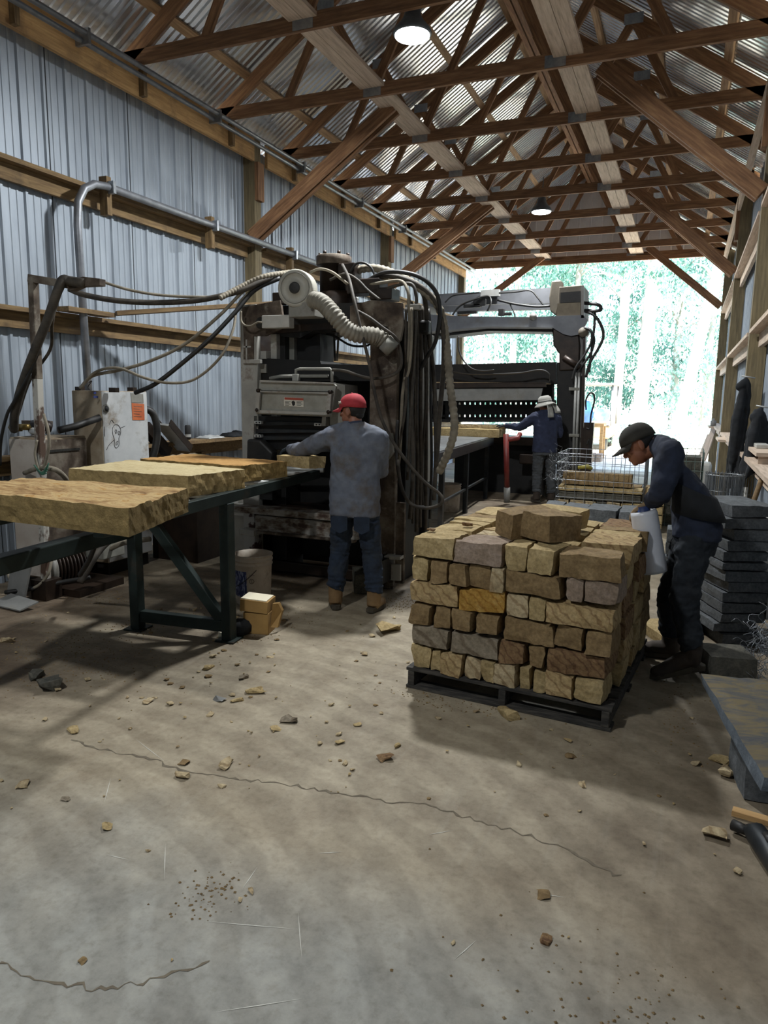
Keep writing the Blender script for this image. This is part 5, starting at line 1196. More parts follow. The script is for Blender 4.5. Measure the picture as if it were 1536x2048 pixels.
TR = [((-2.3, 26.5, .2), 12, 1.6, (.2, .5), .17, 'leaf', 'slim pale-barked tree left of the trunk pair beyond the opening', .45), ((-1.55, 27, .2), 13, 1.6, (.35, .5), .27, 'leaf', 'thick pale-barked tree in the middle of the far opening', .5),
      ((-.35, 27.5, .2), 12, 1.7, (1.9, .5), .22, 'leaf2', 'leaning pale-barked tree right of the thick tree', .5), ((-6.5, 29, .2), 9, 2.6, (0, 0), .16, 'leaf', 'leafy tree seen over the far splitter, leftmost', .08),
      ((-4.6, 31, .2), 10, 2.7, (.2, 0), .16, 'leaf2', 'light-leaved tree seen over the middle of the far splitter', .08), ((-8.5, 33, .2), 11, 3, (0, 0), .18, 'leaf', 'dark leafy tree by the left jamb of the far opening', .08),
      ((-3.0, 34, .3), 10, 2.8, (0, 0), .16, 'leaf', 'dark leafy tree behind the head box of the far splitter', .1), ((.6, 31, .2), 8.5, 2.4, (.2, 0), .14, 'leaf2', 'light bushy tree by the right jamb of the far opening', .06),
      ((-.6, 35, .3), 11, 3, (0, 0), .18, 'leaf', 'dark leafy tree behind the leaning trunk', .2), ((2.0, 34, .3), 11, 3, (0, 0), .18, 'leaf', 'dark leafy tree behind the right jamb', .1), ((-6, 38, .4), 13, 3.4, (0, 0), .2, 'leaf', 'tall back tree above the far splitter bridge', .1), ((-2, 40, .4), 14, 3.4, (0, 0), .2, 'leaf', 'tall back tree behind the thick trunk', .1)]
for i, (loc, h, cr_, lean, r, m, lb, low) in enumerate(TR): tree(loc, h, cr_, lean, r, M[m], lb, 40 + i, 7500 if i > 2 else 2600, low)
q = random.Random(77)
for i, x in enumerate((-1.5, -.6, .3, 1.3)):
    y = 24.5 + i % 2 * 1.2; vs = []; fs = []
    for k in range(900):
        d = V((q.gauss(0, .45), q.gauss(0, .4), abs(q.gauss(0, .35)))); p = V((x, y, .2)) + d; s = q.uniform(.03, .07); n = V((q.gauss(0, 1), q.gauss(0, 1), q.gauss(.6, 1))).normalized(); _, a1, b1 = basis(n)
        o = len(vs); vs += [p - a1 * s * .6, p + b1 * s, p + a1 * s * .6, p - b1 * s]; fs.append((o, o + 1, o + 2, o + 3))
    one(MB().add(vs, fs), 'bush', M['leaf2'], 'low sunlit bush in the yard, %s from left' % EN[i], 'bush', 'bushes in the yard')
# utility vehicle with a cab frame, and a work table in the yard
uv = thing('utility_vehicle', 'blue utility vehicle with an open cab frame parked in the yard', 'vehicle', (-3.0, 23, 0))
M['bluepaint'] = mat('blue_vehicle_paint', '1c3a72', '28508f', 3, .3, .1)
MB().bx(-3.7, -2.1, 22.7, 25.0, .45, .85).build('body', M['tan'], uv, .06)
mb = MB().tube([(-2.95, 22.75, .85), (-2.95, 22.7, 1.2), (-2.95, 22.9, 1.45)], [.3, .36, .25], 16, n=4); mb.build('seat', M['bluepaint'], uv)
MB().bx(-2.55, -2.15, 22.75, 22.85, .9, 1.35).build('windscreen', mat('tinted_glass', '4b6f8c', '6d8ea8', 4, .15), uv)
MB().bx(-3.7, -2.1, 22.65, 22.72, .86, .98).build('dash', M['m2light'], uv)
for x in (-3.65, -2.1):
    for y in (22.75, 24.6): MB().tube([(x, y, .85), (x, y + .05, 2.05)], .03, 8).build('cab_post', M['m2light'], uv)
MB().bx(-3.75, -2.0, 22.65, 24.7, 2.05, 2.12).build('cab_roof', M['m2light'], uv, .02)
for x in (-3.55, -2.3):
    for y in (23.1, 24.6): MB().cyl((x - .1, y, .3), (x + .1, y, .3), .3, 18).build('wheel', M['hosedark'], uv)
tb = thing('work_table', 'orange-brown timber table standing out in the yard', 'table', (-2.4, 20, 0))
MB().bx(-2.75, -1.98, 19.7, 20.4, .93, 1.0).build('table_top', M['pine'], tb)
for x in (-2.7, -2.03):
    for y in (19.75, 20.35): MB().bx(x - .04, x + .04, y - .04, y + .04, 0, .93).build('leg', M['pine'], tb)
stone('sandstone_block', (-2.3, 19.5, .12), (.7, .35, .22), ST['pink'], 'reddish stone block on the ground before the yard table', 'stone', None, None, .02)
seg = []
# ------------------------------------------------------------------ people
M['skin'] = mat('skin', '7d4f3a', '91604a', 8, .55, 0, .02)
M['hair'] = mat('black_hair', '0b0909', '171313', 20, .6, 0, .2)
def fabric(name, a, b, dirt=None, dr=(.52, .72), ds=4, rough=.92):
    return mat(name, a, b, 9, rough, 0, .12, (1, 1, 1), None, dirt, ds, dr, bdist=.006)
def ell(mb, c, r, Mx=None, seg=18, rings=12):
    Mx = Mx or Matrix.Identity(3); vs = []; c = V(c)
    for i in range(1, rings):
        t = PI * i / rings
        for k in range(seg):
            a = 2 * PI * k / seg; vs.append(c + Mx @ V((r[0] * math.sin(t) * math.cos(a), r[1] * math.sin(t) * math.sin(a), r[2] * math.cos(t))))
    vs += [c + Mx @ V((0, 0, r[2])), c + Mx @ V((0, 0, -r[2]))]; T, B = len(vs) - 2, len(vs) - 1
    fs = [(i * seg + k, (i + 1) * seg + k, (i + 1) * seg + (k + 1) % seg, i * seg + (k + 1) % seg) for i in range(rings - 2) for k in range(seg)]
    fs += [(T, k, (k + 1) % seg) for k in range(seg)] + [(B, (rings - 2) * seg + (k + 1) % seg, (rings - 2) * seg + k) for k in range(seg)]
    return mb.add(vs, fs, True)
def loft(mb, rings, seg=24):            # (centre, right vector scaled, front vector scaled)
    vs = []
    for c, rx, ry in rings:
        for k in range(seg):
            a = 2 * PI * k / seg; ca, sa = math.cos(a), math.sin(a); e = .8
            vs.append(V(c) + V(rx) * math.copysign(abs(ca) ** e, ca) + V(ry) * math.copysign(abs(sa) ** e, sa))
    n = len(rings)
    fs = [(i * seg + k, i * seg + (k + 1) % seg, (i + 1) * seg + (k + 1) % seg, (i + 1) * seg + k) for i in range(n - 1) for k in range(seg)]
    return mb.add(vs, fs + [tuple(range(seg))[::-1], tuple((n - 1) * seg + k for k in range(seg))], True)
def limb(mb, pts, rad, seg=14):
    for p, r in zip(pts, rad): ell(mb, p, (r, r, r), None, 12, 8)
    for i in range(len(pts) - 1): mb.tube([pts[i], V(pts[i]).lerp(V(pts[i + 1]), .35), pts[i + 1]], [rad[i], rad[i] * .62 + rad[i + 1] * .42, rad[i + 1]], seg)
def cloth_tex(scale):
    t = bpy.data.textures.new('folds', 'CLOUDS'); t.noise_scale = scale; t.noise_depth = 1; return t
FOLD = cloth_tex(.07); FOLD2 = cloth_tex(.028)
def fuse(o, vox, smooth=4, fold=0, fold2=0):
    md = o.modifiers.new('skin', 'REMESH'); md.mode = 'VOXEL'; md.voxel_size = vox; md.use_smooth_shade = True
    if smooth: md = o.modifiers.new('smooth', 'SMOOTH'); md.iterations = smooth; md.factor = .5
    for tx, s in ((FOLD, fold), (FOLD2, fold2)):
        if s: md = o.modifiers.new('folds', 'DISPLACE'); md.texture = tx; md.strength = s; md.mid_level = .5; md.texture_coords = 'LOCAL'
    return o
def frame(f, up=(0, 0, 1)):             # columns: right, forward, up
    f = V(f).normalized(); r = f.cross(V(up)).normalized(); u = r.cross(f); return Matrix((r, f, u)).transposed()
def hand(mb, w, fw, pn, thumb, curl=.5, g=0):
    """w wrist, fw pointing along the hand, pn out of the palm, thumb +1/-1 side"""
    fw = V(fw).normalized(); sd = fw.cross(V(pn)).normalized(); pn = sd.cross(fw)
    w = V(w)
    for k, o in enumerate((-.027, -.009, .009, .027)):
        mb.tube([w + sd * o * .6, w + fw * .045 + sd * o * .9, w + fw * .088 + sd * o], [.014 + g, .014 + g, .0115 + g], 10)
        L = (.066, .078, .073, .055)[k] if thumb < 0 else (.055, .073, .078, .066)[k]
        p = w + fw * .088 + sd * o; a = 0; P = [p]
        for s_ in (.45, .32, .25):
            a += curl * .9; d = fw * math.cos(a) + pn * math.sin(a) + sd * o * .5; p = p + d.normalized() * L * s_; P.append(p)
        mb.tube(P, [.0105 + g, .0098 + g, .009 + g, .0078 + g], 10); ell(mb, P[-1], (.0078 + g,) * 3, None, 8, 6)
    ts = -1 if thumb < 0 else 1
    P = [w + fw * .022 + sd * ts * .022, w + fw * .05 + sd * ts * .045 + pn * .012, w + fw * .078 + sd * ts * .052 + pn * .026, w + fw * .1 + sd * ts * .045 + pn * .036]
    mb.tube(P, [.015 + g, .012 + g, .0105 + g, .008 + g], 10); ell(mb, P[-1], (.008 + g,) * 3, None, 8, 6)
def head(mb, c, Fm):
    def q(x, y, z): return V(c) + Fm @ V((x, y, z))
    ell(mb, q(0, -.012, .025), (.073, .092, .092), Fm); ell(mb, q(0, .022, -.04), (.056, .064, .068), Fm)
    ell(mb, q(0, .062, -.082), (.026, .022, .020), Fm)                       # chin
    mb.tube([q(0, .078, .022), q(0, .090, -.002), q(0, .100, -.022)], [.008, .010, .012], 8); ell(mb, q(0, .096, -.026), (.015, .013, .009), Fm)
    ell(mb, q(0, .077, .034), (.050, .014, .010), Fm)                        # brow
    ell(mb, q(0, .082, -.052), (.021, .011, .006), Fm); ell(mb, q(0, .080, -.062), (.019, .010, .006), Fm)   # lips
    for s in (-1, 1):
        ell(mb, q(s * .040, .062, -.012), (.020, .018, .016), Fm)            # cheeks
        Me = Fm @ Matrix.Rotation(-s * .45, 3, 'Z') ; ell(mb, q(s * .079, -.008, -.005), (.008, .020, .033), Me, 12, 8)
        ell(mb, q(s * .078, -.004, -.028), (.007, .011, .010), Me, 10, 6)
def face_bits(c, Fm, parent, root):
    def q(x, y, z): return V(c) + Fm @ V((x, y, z))
    for s in (-1, 1):
        mb = MB(); ell(mb, q(s * .031, .0735, .012), (.010, .006, .005), Fm); mb.build('eye', M['eye'], root)
        mb = MB().tube([q(s * .016, .087, .034), q(s * .034, .083, .040), q(s * .05, .069, .034)], [.004, .005, .003], 6); mb.build('eyebrow', M['hair'], root)
M['eye'] = mat('eye', '191412', '2a211d', 30, .25)
def cap(c, Fm, m, root, label, name='cap', tilt=0):
    def q(x, y, z): return V(c) + Fm @ V((x, y, z))
    rings = []; N = 30
    mb = MB(); vs = []
    for i in range(9):
        t = i / 8 * PI / 2
        for k in range(N):
            a = 2 * PI * k / N; bx, by = .088 * math.cos(t) ** .8, .108 * math.cos(t) ** .8
            seam = 1 + .012 * math.cos(3 * a)
            low = .034 - .018 * (math.sin(a) < 0) * abs(math.sin(a)) if i == 0 else 0
            vs.append(q(bx * math.cos(a) * seam, by * math.sin(a) * seam - .012, (low if i == 0 else .034) + .098 * math.sin(t)))
    fs = [(i * N + k, i * N + (k + 1) % N, (i + 1) * N + (k + 1) % N, (i + 1) * N + k) for i in range(8) for k in range(N)]
    mb.add(vs, fs, True); o = mb.build(name, m, root); md = o.modifiers.new('thick', 'SOLIDIFY'); md.thickness = .004
    o['label'] = label
    mb = MB(); vs = []; n = 14
    for r_ in (0, 1, 2):
        for k in range(n + 1):
            a = math.radians(22 + 136 * k / n); w = r_ / 2
            x, y = .087 * math.cos(a), .107 * math.sin(a) - .012
            y2 = y + .072 * w * (math.sin(a) ** .6); vs.append(q(x * (1 - .06 * w), y2, .036 - .020 * w - .022 * abs(math.cos(a)) ** 2 * w))
    mb.add(vs, [(r_ * (n + 1) + k, r_ * (n + 1) + k + 1, (r_ + 1) * (n + 1) + k + 1, (r_ + 1) * (n + 1) + k) for r_ in (0, 1) for k in range(n)], True)
    b = mb.build('brim', m, o); md = b.modifiers.new('thick', 'SOLIDIFY'); md.thickness = .004
    mb = MB(); ell(mb, q(0, -.012, .133), (.008, .008, .005), Fm); mb.build('button', m, o)
    return o
def hair(c, Fm, root):
    mb = MB()
    def q(x, y, z): return V(c) + Fm @ V((x, y, z))
    ell(mb, q(0, -.028, .026), (.0755, .083, .089), Fm); ell(mb, q(0, -.062, -.028), (.050, .030, .036), Fm)
    mb.build('hair', M['hair'], root)
def boot(mb, ank, toe, h=.1):
    ank, toe = V(ank), V(toe); d = (toe - ank); d.z = 0; d.normalize(); F_ = frame(d)
    sole = min(ank.z - .085, toe.z - .03)
    ell(mb, V((toe.x, toe.y, toe.z)) - d * .045 + V((0, 0, .005)), (.047, .06, .042), F_)
    heel = ank - d * .03
    mb.tube([heel + V((0, 0, -.045)), ank + d * .05 + V((0, 0, -.04)), toe - d * .06 + V((0, 0, .012))], [.05, .05, .046], 14)
    mb.tube([ank + V((0, 0, -.05)), ank + V((0, 0, .085))], [.056, .058], 14)
def sole(mb, ank, toe):
    ank, toe = V(ank), V(toe); d = toe - ank; d.z = 0; L = d.length; d.normalize(); s = V((-d.y, d.x, 0)); hz, tz = ank.z - .09, toe.z - .04
    pr = [(-.075, .03), (-.085, 0), (-.075, -.03), (0, -.042), (L * .55, -.05), (L - .02, -.042), (L + .015, 0), (L - .02, .042), (L * .55, .05), (0, .042)]
    P = []
    for a, b in pr:
        f = max(0, min(1, a / L)); P.append(V((ank.x, ank.y, 0)) + d * a + s * b + V((0, 0, hz + (tz - hz) * f)))
    mb.prism(P, (0, 0, .028))

def person(label, J, mats, head_c, head_f, torso, root_loc, hat, boots_m, shirt_r=1.0, belt=None):
    root = thing('person', label, 'person', root_loc)
    Fm = frame(head_f[0], head_f[1]) if isinstance(head_f[0], (tuple, V)) else frame(head_f)
    # one continuous body
    mb = MB(); head(mb, head_c, Fm)
    mb.tube([V(head_c) + Fm @ V((0, -.015, -.05)), J['neck']], [.052, .06], 16)
    loft(mb, [(c, V(rx) * .9, V(ry) * .9) for c, rx, ry in torso])
    for s in 'LR':
        limb(mb, [J['sh' + s], J['el' + s], J['wr' + s]], [.058, .042, .029])
        limb(mb, [J['hip' + s], J['kn' + s], J['an' + s]], [.083, .057, .042])
        hand(mb, J['wr' + s], *J['hand' + s])
        mb.tube([V(J['an' + s]) + V((0, 0, -.03)), V(J['toe' + s]).lerp(V(J['an' + s]), .3) + V((0, 0, -.012))], [.034, .024], 10)
    body = fuse(mb.build('body', M['skin'], root), .0055, 3)
    # shirt
    mb = MB(); loft(mb, [(c, V(rx) * 1.06 * shirt_r, V(ry) * 1.08 * shirt_r) for c, rx, ry in torso])
    for s in 'LR':
        limb(mb, [V(J['neck']).lerp(V(J['sh' + s]), .35), V(J['sh' + s])], [.075, .083])
        w = V(J['wr' + s]).lerp(V(J['el' + s]), .12)
        limb(mb, [J['sh' + s], J['el' + s], w], [.083, .064, .046])
    ell(mb, J['neck'], (.075, .075, .05))
    fuse(mb.build('shirt', mats[0], root), .011, 6, .022, .007)
    mb = MB().tube([V(J['neck']) + V((0, 0, -.01)), V(J['neck']).lerp(V(head_c), .33)], [.068, .061], 18); mb.build('collar', mats[2], root)
    # jeans
    mb = MB(); t0 = torso[0]; hc = (V(J['hipL']) + V(J['hipR'])) / 2
    loft(mb, [(hc + V((0, 0, -.06)), V(t0[1]) * .95, V(t0[2]) * 1.0), (V(t0[0]), V(t0[1]) * 1.0, V(t0[2]) * 1.02), (V(torso[1][0]), V(torso[1][1]) * .97, V(torso[1][2]) * .97)])
    for s in 'LR':
        a = V(J['an' + s]) + V((0, 0, .055))
        h_, k_ = V(J['hip' + s]), V(J['kn' + s]); ell(mb, h_, (.098, .098, .098), None, 12, 8)
        P = []; R_ = []; qz = random.Random(len(label) + ord(s))
        for i in range(49):         # cloth gathers into slanting rings at the knee and above the boot
            t = i / 48; p = h_.lerp(k_, t * 2) if t < .5 else k_.lerp(a, t * 2 - 1)
            base = .098 + (.078 - .098) * min(1, t * 2) if t < .5 else .078 + (.068 - .078) * (t * 2 - 1)
            w_ = .10 * math.exp(-((t - .97) / .16) ** 2) + .05 * math.exp(-((t - .52) / .12) ** 2) + .02
            P.append(p + V((qz.uniform(-.003, .003), qz.uniform(-.003, .003), 0))); R_.append(base * (1 + w_ * math.sin(t * 95 + qz.uniform(-.5, .5))))
        mb.tube(P, R_, 18)
    fuse(mb.build('jeans', mats[1], root), .008, 2, .022, .012)
    for s in 'LR':
        mb = MB(); boot(mb, J['an' + s], J['toe' + s]); b = fuse(mb.build('boot', boots_m, root), .007, 4, .004)
        mb = MB(); sole(mb, J['an' + s], J['toe' + s]); mb.build('sole', M['sole'], b)
    hair(head_c, Fm, root); face_bits(head_c, Fm, None, root)
    return root, Fm
for a in JACKETS: jacket(*a)
M['sole'] = mat('boot_sole', '3a342b', '4c4538', 10, .9)
M['boot'] = mat('tan_work_boot', '6b5336', '856b48', 7, .85, 0, .1)
M['bootdark'] = mat('dark_work_boot', '2c241d', '40352b', 7, .8, 0, .1)

# --- worker in the red cap, back to the camera
Ys = 4.88
f1 = V((-.2, .98, 0)).normalized(); r1 = V((f1.y, -f1.x, 0))
P1 = V((-2.285, 4.90, 0))
def w1(r, f, z): return P1 + r1 * r + f1 * f + V((0, 0, z))
torso = [(w1(0, 0, .74), r1 * .185, f1 * .125), (w1(0, .0, .88), r1 * .185, f1 * .128), (w1(0, .01, 1.02), r1 * .180, f1 * .122), (w1(0, .01, 1.17), r1 * .182, f1 * .118), (w1(0, .0, 1.28), r1 * .180, f1 * .108), (w1(0, -.0, 1.36), r1 * .14, f1 * .09), (w1(0, .0, 1.405), r1 * .075, f1 * .07)]
J = dict(neck=w1(-.005, .01, 1.41), shL=w1(-.175, .0, 1.335), shR=w1(.175, .0, 1.325), elL=at(602, 902, 4.98), wrL=at(580, 898, 5.12), elR=w1(.175, .11, 1.08), wrR=w1(.02, .30, 1.03),
         hipL=w1(-.09, 0, .80), hipR=w1(.09, 0, .80), knL=w1(-.125, .03, .46), knR=w1(.135, .03, .45), anL=w1(-.145, -.02, .10), anR=w1(.165, -.03, .10), toeL=w1(-.19, .13, .045), toeR=w1(.20, .12, .045),
         handL=((-.6, .6, -.5), (-.3, -.3, -1), 1, .45), handR=((-.7, .5, -.3), (0, .2, -1), -1, .5))
hc = w1(-.035, .03, 1.53)
M['greyshirt'] = fabric('grey_blue_shirt', '555a66', '686d77', '54493c', (.5, .68), 3); M['collarblue'] = fabric('dark_blue_collar', '33394a', '3e4556')
M['denim'] = fabric('blue_denim', '141d2a', '202d3f', '2a3036', (.52, .72), 6)
pr, Fm = person('person in red cap and dusty grey shirt working at the near splitter', J, (M['greyshirt'], M['denim'], M['collarblue']), hc, V((-.985, .10, -.10)), torso, P1, None, M['boot'])
M['redcap'] = fabric('red_cap_cloth', '96242c', 'b0323a', '7a2a2c'); M['redcap'].node_tree.nodes['Principled BSDF'].inputs['Roughness'].default_value = .8
c_ = cap(hc, Fm, M['redcap'], pr, 'red baseball cap')
def q(x, y, z): return hc + Fm @ V((x, y, z))
mb = MB()
for a, b in (((-.006, .0), (0, .022)), ((0, .022), (.006, 0)), ((.006, 0), (.012, .022)), ((.012, .022), (.018, 0))):
    s1_ = q(-.0755, .062 - a[0], .058 + a[1]); s2_ = q(-.0755, .062 - b[0], .058 + b[1]); mb.tube([s1_, s2_], .0022, 5)
mb.build('embroidered_mark', M['signw'], c_)
mb = MB(); hand(mb, J['wrL'], *J['handL'], g=.0035); mb.tube([J['wrL'], V(J['wrL']).lerp(V(J['elL']), .2)], [.036, .038], 12)
M['glove'] = fabric('dark_blue_glove', '1d2328', '2c343a'); fuse(mb.build('glove', M['glove'], pr), .006, 2)
mb = MB(); hand(mb, J['wrR'], *J['handR'], g=.0035); fuse(mb.build('glove', M['glove'], pr), .006, 2)
for s in (-1, 1):                   # back pockets
    c = w1(s * .085, -.136, .70); mb = MB().prism([c + r1 * x + V((0, 0, z)) - f1 * (.0) for x, z in ((-.06, .05), (.06, .05), (.06, -.05), (0, -.08), (-.06, -.05))], f1 * .006); mb.build('pocket', M['denim'], pr)

# --- worker bending over the plastic roll, seen from his left side
D = 4.58
f2 = V((-1, .06, 0)).normalized()
sideL = V((.06, -1, 0)).normalized()          # towards the camera side
def tw(px, py, a, b, ang):                   # ring across the bent spine
    c = at(px, py, D); u = V((math.cos(ang), 0, math.sin(ang))); return (c, sideL * a, u * b)
torso = [tw(1392, 1075, .165, .125, 3.14), tw(1394, 1045, .165, .130, 3.05), tw(1388, 1000, .158, .122, 2.85), tw(1374, 955, .168, .125, 2.65), tw(1356, 918, .175, .122, 2.4), tw(1340, 898, .15, .098, 2.2), tw(1322, 888, .07, .062, 2.0)]
J = dict(neck=at(1318, 888, D), shL=at(1342, 908, 4.42), shR=at(1338, 908, 4.75), elL=at(1322, 985, 4.36), elR=at(1322, 985, 4.74), wrL=at(1299, 1004, 4.47), wrR=at(1300, 1012, 4.62),
         hipL=at(1388, 1082, 4.49), hipR=at(1380, 1085, 4.67), knL=at(1368, 1205, 4.44), knR=at(1338, 1200, 4.74), anL=V((.135, 4.43, .17)), anR=V((.02, 4.80, .10)), toeL=V((-.07, 4.36, .045)), toeR=V((-.16, 4.78, .045)),
         handL=((-.75, .15, -.55), (-.45, .1, -.85), -1, .35), handR=((-.75, -.1, -.55), (-.4, 0, -.9), 1, .4))
M['navyshirt'] = fabric('navy_shirt', '171d2c', '232b3e', '20242e'); M['darkjean'] = fabric('dark_jeans', '12161c', '20262c', '2d2f30', (.55, .75), 6)
hc2 = at(1277, 891, D)
hf = (V((-.84, -.16, -.52)), V((-.50, 0, .86)))
pr2, Fm2 = person('person in a dark cap and navy long-sleeved shirt bending over a roll of plastic film', J, (M['navyshirt'], M['darkjean'], M['navyshirt']), hc2, hf, torso, V((.05, 4.6, 0)), None, M['bootdark'])
M['olivecap'] = fabric('dark_olive_cap', '26241f', '38352e')
cap(hc2, Fm2, M['olivecap'], pr2, 'dark olive baseball cap')
mb = MB(); rings = []
for (px, py, a, b, an) in ((1397, 1030, .178, .140, 3.0), (1393, 1008, .174, .136, 2.9), (1386, 975, .176, .134, 2.75)): rings.append(tw(px, py, a * 1.08, b * 1.1, an))
loft(mb, rings); o = mb.build('support_belt', M['jacket'], pr2)
for s, th in (('L', -1), ('R', 1)):
    mb = MB(); hand(mb, J['wr' + s], *J['hand' + s], g=.003); fuse(mb.build('glove', mat('tan_glove', '7d6a50', '957f62', 9, .9), pr2), .006, 2)
# the film roll he holds
fr = thing('film_roll', 'white roll of plastic wrapping film held upright by the bending worker', 'roll', at(1306, 1140, 4.46))
ra, rb_ = at(1308, 1145, 4.47), at(1287, 1022, 4.47); dd = (rb_ - ra).normalized(); LL = (rb_ - ra).length
MB().lathe([(.040, 0), (.076, .003), (.078, .02), (.078, LL - .02), (.074, LL), (.036, LL), (.034, LL - .1), (.001, LL - .11)], ra, dd, 32).build('film', mat('white_film', 'b9bcc4', 'cdd0d6', 3, .3), fr)
MB().lathe([(.038, LL - .12), (.038, LL + .03), (.030, LL + .03), (.030, LL - .11), (.001, LL - .115)], ra, dd, 24).build('core_tube', mat('blue_core', '1d2c52', '2a3d6c', 5, .5), fr)

# --- worker in the sun hat at the far machine, back to the camera
P3 = V((-2.02, 11.42, 0)); f3 = V((-.42, .9, 0)).normalized(); r3 = V((f3.y, -f3.x, 0))
def w3(r, f, z): return P3 + r3 * r + f3 * f + V((0, 0, z))
torso = [(w3(0, 0, .80), r3 * .185, f3 * .125), (w3(0, .0, .93), r3 * .180, f3 * .125), (w3(0, .02, 1.06), r3 * .172, f3 * .118), (w3(0, .04, 1.2), r3 * .180, f3 * .115), (w3(0, .06, 1.30), r3 * .178, f3 * .105), (w3(0, .07, 1.37), r3 * .13, f3 * .085), (w3(0, .08, 1.41), r3 * .072, f3 * .066)]
J = dict(neck=w3(0, .08, 1.415), shL=w3(-.175, .06, 1.34), shR=w3(.175, .06, 1.33), elL=w3(-.37, .2, 1.18), wrL=w3(-.58, .30, 1.20), elR=w3(.25, .12, 1.08), wrR=w3(.16, .32, 1.08),
         hipL=w3(-.09, 0, .82), hipR=w3(.09, 0, .82), knL=w3(-.10, .03, .46), knR=w3(.12, .02, .46), anL=w3(-.10, -.02, .10), anR=w3(.13, -.02, .10), toeL=w3(-.13, .13, .045), toeR=w3(.15, .13, .045),
         handL=((-.9, .3, .05), (0, .1, -1), 1, .25), handR=((-.4, .8, 0), (0, 0, -1), -1, .4))
hc3 = w3(-.01, .12, 1.535)
M['navy2'] = fabric('navy_work_shirt', '1c2236', '272e45'); M['greypants'] = fabric('grey_trousers', '34373a', '44474a')
pr3, Fm3 = person('person in pale sun hat with neck flap and navy shirt at the far splitter', J, (M['navy2'], M['greypants'], M['navy2']), hc3, V((-.85, .5, -.2)), torso, P3, None, M['bootdark'])
M['hat'] = fabric('pale_grey_hat', '8f8d86', 'a5a39b')
def q3(x, y, z): return hc3 + Fm3 @ V((x, y, z))
mb = MB(); vs = []; N = 32
for rx, ry, z in ((.155, .185, -.005), (.15, .178, .012), (.098, .118, .04), (.095, .115, .075), (.088, .105, .115), (.06, .075, .142), (.001, .001, .15)):
    for k in range(N):
        a = 2 * PI * k / N; wob = 1 + .03 * math.sin(5 * a); vs.append(q3(rx * math.cos(a) * wob, ry * math.sin(a) * wob - .01, z - (.03 * abs(math.cos(a)) if z < .02 else 0)))
mb.add(vs, [(i * N + k, i * N + (k + 1) % N, (i + 1) * N + (k + 1) % N, (i + 1) * N + k) for i in range(6) for k in range(N)], True)
ht = mb.build('sun_hat', M['hat'], pr3); md = ht.modifiers.new('thick', 'SOLIDIFY'); md.thickness = .004
mb = MB().tube([q3(.1 * math.cos(t), .12 * math.sin(t) - .01, .048) for t in [k * PI / 16 for k in range(33)]], .006, 6); mb.build('hat_cord', M['ink'], ht)
for s, L in ((-.05, .24), (.05, .17)):
    mb = MB(); vs = []
    for i in range(6):
        t = i / 5
        for j in range(4):
            w_ = (j / 3 - .5) * (.10 + .03 * t); vs.append(q3(s + w_ + s * t * .8, -.125 - .05 * t - .02 * math.sin(j * 2 + t * 3), .02 - L * t))
    mb.add(vs, [(i * 4 + j, i * 4 + j + 1, (i + 1) * 4 + j + 1, (i + 1) * 4 + j) for i in range(5) for j in range(3)], True)
    o = mb.build('neck_flap', M['hat'], ht); md = o.modifiers.new('thick', 'SOLIDIFY'); md.thickness = .006
for s in 'LR':
    mb = MB(); hand(mb, J['wr' + s], *J['hand' + s], g=.003); fuse(mb.build('glove', M['glove'], pr3), .007, 2)
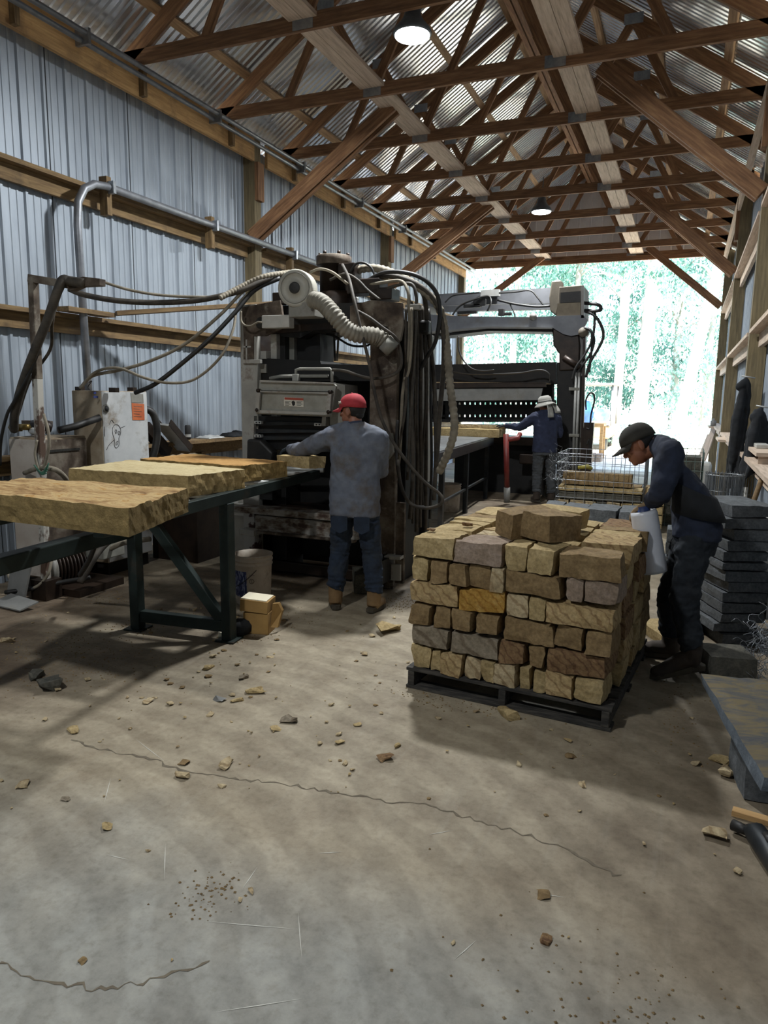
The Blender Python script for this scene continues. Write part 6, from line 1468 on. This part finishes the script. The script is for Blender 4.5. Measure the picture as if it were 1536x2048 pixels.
# ------------------------------------------------------------------ stone chips and dirt on the floor
CH_ = [(147, 1463, .075, 'tan', 'tan chip lying at the left end of the floor crack'), (452, 1531, .085, 'pale', 'pale chip lying on the middle of the floor crack'), (366, 1553, .07, 'pale', 'pale rounded chip just in front of the floor crack'),
  (44, 1572, .065, 'pale', 'pale chip alone at the left edge of the foreground floor'), (215, 1656, .06, 'tan', 'tan chip on bare floor below the left end of the crack'), (297, 1404, .06, 'pale', 'pale chip at the edge of the conveyor shadow'),
  (437, 1400, .07, 'white', 'whitish chip with a dark corner left of the tan chip pair'), (475, 1403, .065, 'tan', 'tan chip right of the whitish chip'), (507, 1384, .11, 'tan', 'long tan flake behind the whitish chip'), (488, 1356, .06, 'grey', 'grey chip in front of the cardboard box'),
  (578, 1445, .09, 'grey', 'flat grey-green flake in the middle of the floor'), (552, 1458, .06, 'tan', 'small tan chip touching the grey-green flake'), (770, 1518, .07, 'rust', 'dark rusty chip lying in front of the pallet shadow'), (678, 1485, .05, 'tan', 'upright tan chip between the grey-green flake and the rusty chip'),
  (716, 1450, .045, 'tan', 'small tan chip midway between grey-green flake and pallet'), (795, 1494, .045, 'tan', 'small tan chip at the shadow edge left of the pallet'), (1016, 1433, .12, 'tan', 'large tan chunk on the floor just before the pallet'), (1135, 1481, .05, 'tan', 'tan chip in the shadow before the right pallet corner'),
  (1165, 1571, .05, 'pale', 'pale chip in the pallet shadow near the far right'), (1428, 1676, .09, 'pale', 'pale pointed chip beside the breaker tool'), (1091, 1881, .045, 'rust', 'lone dark pebble on the bare foreground floor'), (783, 1262, .2, 'tan', 'broad yellowish flake behind the left pallet corner'),
  (15, 1284, .1, 'pale', 'pale chip at the left edge near the conveyor'), (100, 1377, .13, 'dark', 'dark rough lump in the shadow at the left edge'), (70, 1357, .1, 'dark', 'smaller dark lump behind the rough lump at left'), (415, 1337, .07, 'tan', 'tan chip in the shadow edge before the conveyor foot'),
  (1452, 1548, .09, 'pale', 'pale triangular chip beside the propped grey block'), (1440, 1525, .08, 'tan', 'tan flat chip leaning by the propped grey block'), (540, 1315, .05, 'pale', 'pale sliver in front of the cardboard box'), (420, 1430, .05, 'pale', 'small pale chip before the whitish chip'),
  (130, 1600, .04, 'grey', 'small grey chip below the conveyor shadow'), (505, 1785, .045, 'pale', 'pale pebble on the bare floor, lower middle'), (480, 1800, .03, 'pale', 'little pale pebble beside the lower-middle one')]
ST['white'] = M['m2light']
for k, (px, py, s, cn, lb) in enumerate(CH_):
    p = atz(px, py); SEED[0] += 1; q = random.Random(k)
    t = s * q.uniform(.18, .3) if cn != 'dark' else s * .5
    if 'chunk' in lb: t = s * .4
    o = stone('stone_chip', (p.x, p.y, t / 2 + .001), (s, s * q.uniform(.45, .7), t), ST[cn], lb, 'chip', None, Matrix.Rotation(q.uniform(0, 6), 3, 'Z'), s * .28, cuts=s * .35)
M['scuff'] = mat('scuff_mark', 'bcbab0', 'cfcdc3', 20, .9)
for k, (px, py, L_, ang) in enumerate([(235, 1714, .10, .1), (330, 1722, .22, -.9), (215, 1580, .2, 2.2), (500, 1850, .3, .3), (880, 1665, .10, .7), (660, 1705, .1, .5), (500, 1755, .12, 1.7), (520, 2010, .25, .6), (300, 1500, .3, -.4), (930, 1900, .12, 1.2), (1100, 1790, .1, .2), (600, 1870, .2, -1.0)]):
    p = atz(px, py, .0013); d = V((math.cos(ang), math.sin(ang), 0)) * L_ / 2; s = V((-d.y, d.x, 0)).normalized() * .0022
    MB().add([p - d, p + s * .4, p + d, p - s], [(0, 3, 2, 1)]).build('scuff', M['scuff'], floor)
q = random.Random(31); base = []
zones = [((-2.9, -1.2), (2.3, 3.9), 70), ((-4.3, -2.4), (2.6, 4.4), 60), ((-1.3, .3), (2.6, 3.5), 26), ((-2.2, -1.4), (3.9, 5.2), 20), ((-2.6, .2), (.9, 2.3), 14), ((-.3, .35), (3.0, 5.2), 18)]
for (x0, x1), (y0, y1), n in zones:
    for _ in range(n):
        x, y = q.uniform(x0, x1), q.uniform(y0, y1); s = q.choice((.012, .016, .022, .03))
        cn = q.choice(('tan', 'pale', 'rust', 'brown'))
        if not base or len(base) < 6:
            o = stone('tiny_stone_chip', (x, y, s * .22), (s, s * .7, s * .4), ST[cn], 'tiny stone chip lying loose on the concrete floor', 'chip', 'tiny chips on the floor', None, s * .35, cuts=s * .5); base.append(o)
        else:
            o = q.choice(base).copy(); COL.objects.link(o); o.location = (x, y, s * .22); o.rotation_euler.z = q.uniform(0, 6); f = s / .02; o.scale = (f, f, f)
mb = MB(); vs = []; fs = []
for (cx, cy, rx, ry, n) in ((-3.45, 3.2, .7, .5, 700), (-2.9, 4.3, .5, .4, 500), (-3.45, 3.8, .16, .12, 160), (-2.72, 3.9, .12, .1, 90), (-3.3, 5.2, .6, .3, 400), (-1.05, 3.55, .5, .12, 160), (-2.0, 5.2, .25, .3, 260), (-4.2, 4.3, .4, .5, 300), (-.2, 1.9, .5, .4, 40), (.1, 4.0, .15, .8, 120), (-1.35, 1.75, .12, .12, 90), (.0, 1.75, .25, .3, 160)):
    for _ in range(n):
        x, y = q.gauss(cx, rx * .5), q.gauss(cy, ry * .5); s = q.uniform(.002, .007)
        if x < -5 or x > .6: continue
        o = len(vs); a = q.uniform(0, 6); c, d = math.cos(a) * s, math.sin(a) * s
        vs += [V((x + c, y + d, .001)), V((x - d, y + c * .7, .001)), V((x - c, y - d * .8, .001)), V((x + d, y - c, .001)), V((x, y, s * .9))]
        fs += [(o, o + 1, o + 4), (o + 1, o + 2, o + 4), (o + 2, o + 3, o + 4), (o + 3, o, o + 4)]
tag(MB().add(vs, fs).build('dirt_crumbs', ST['brown']), 'scattered brown dirt and stone crumbs on the floor', 'dirt', kind='stuff')
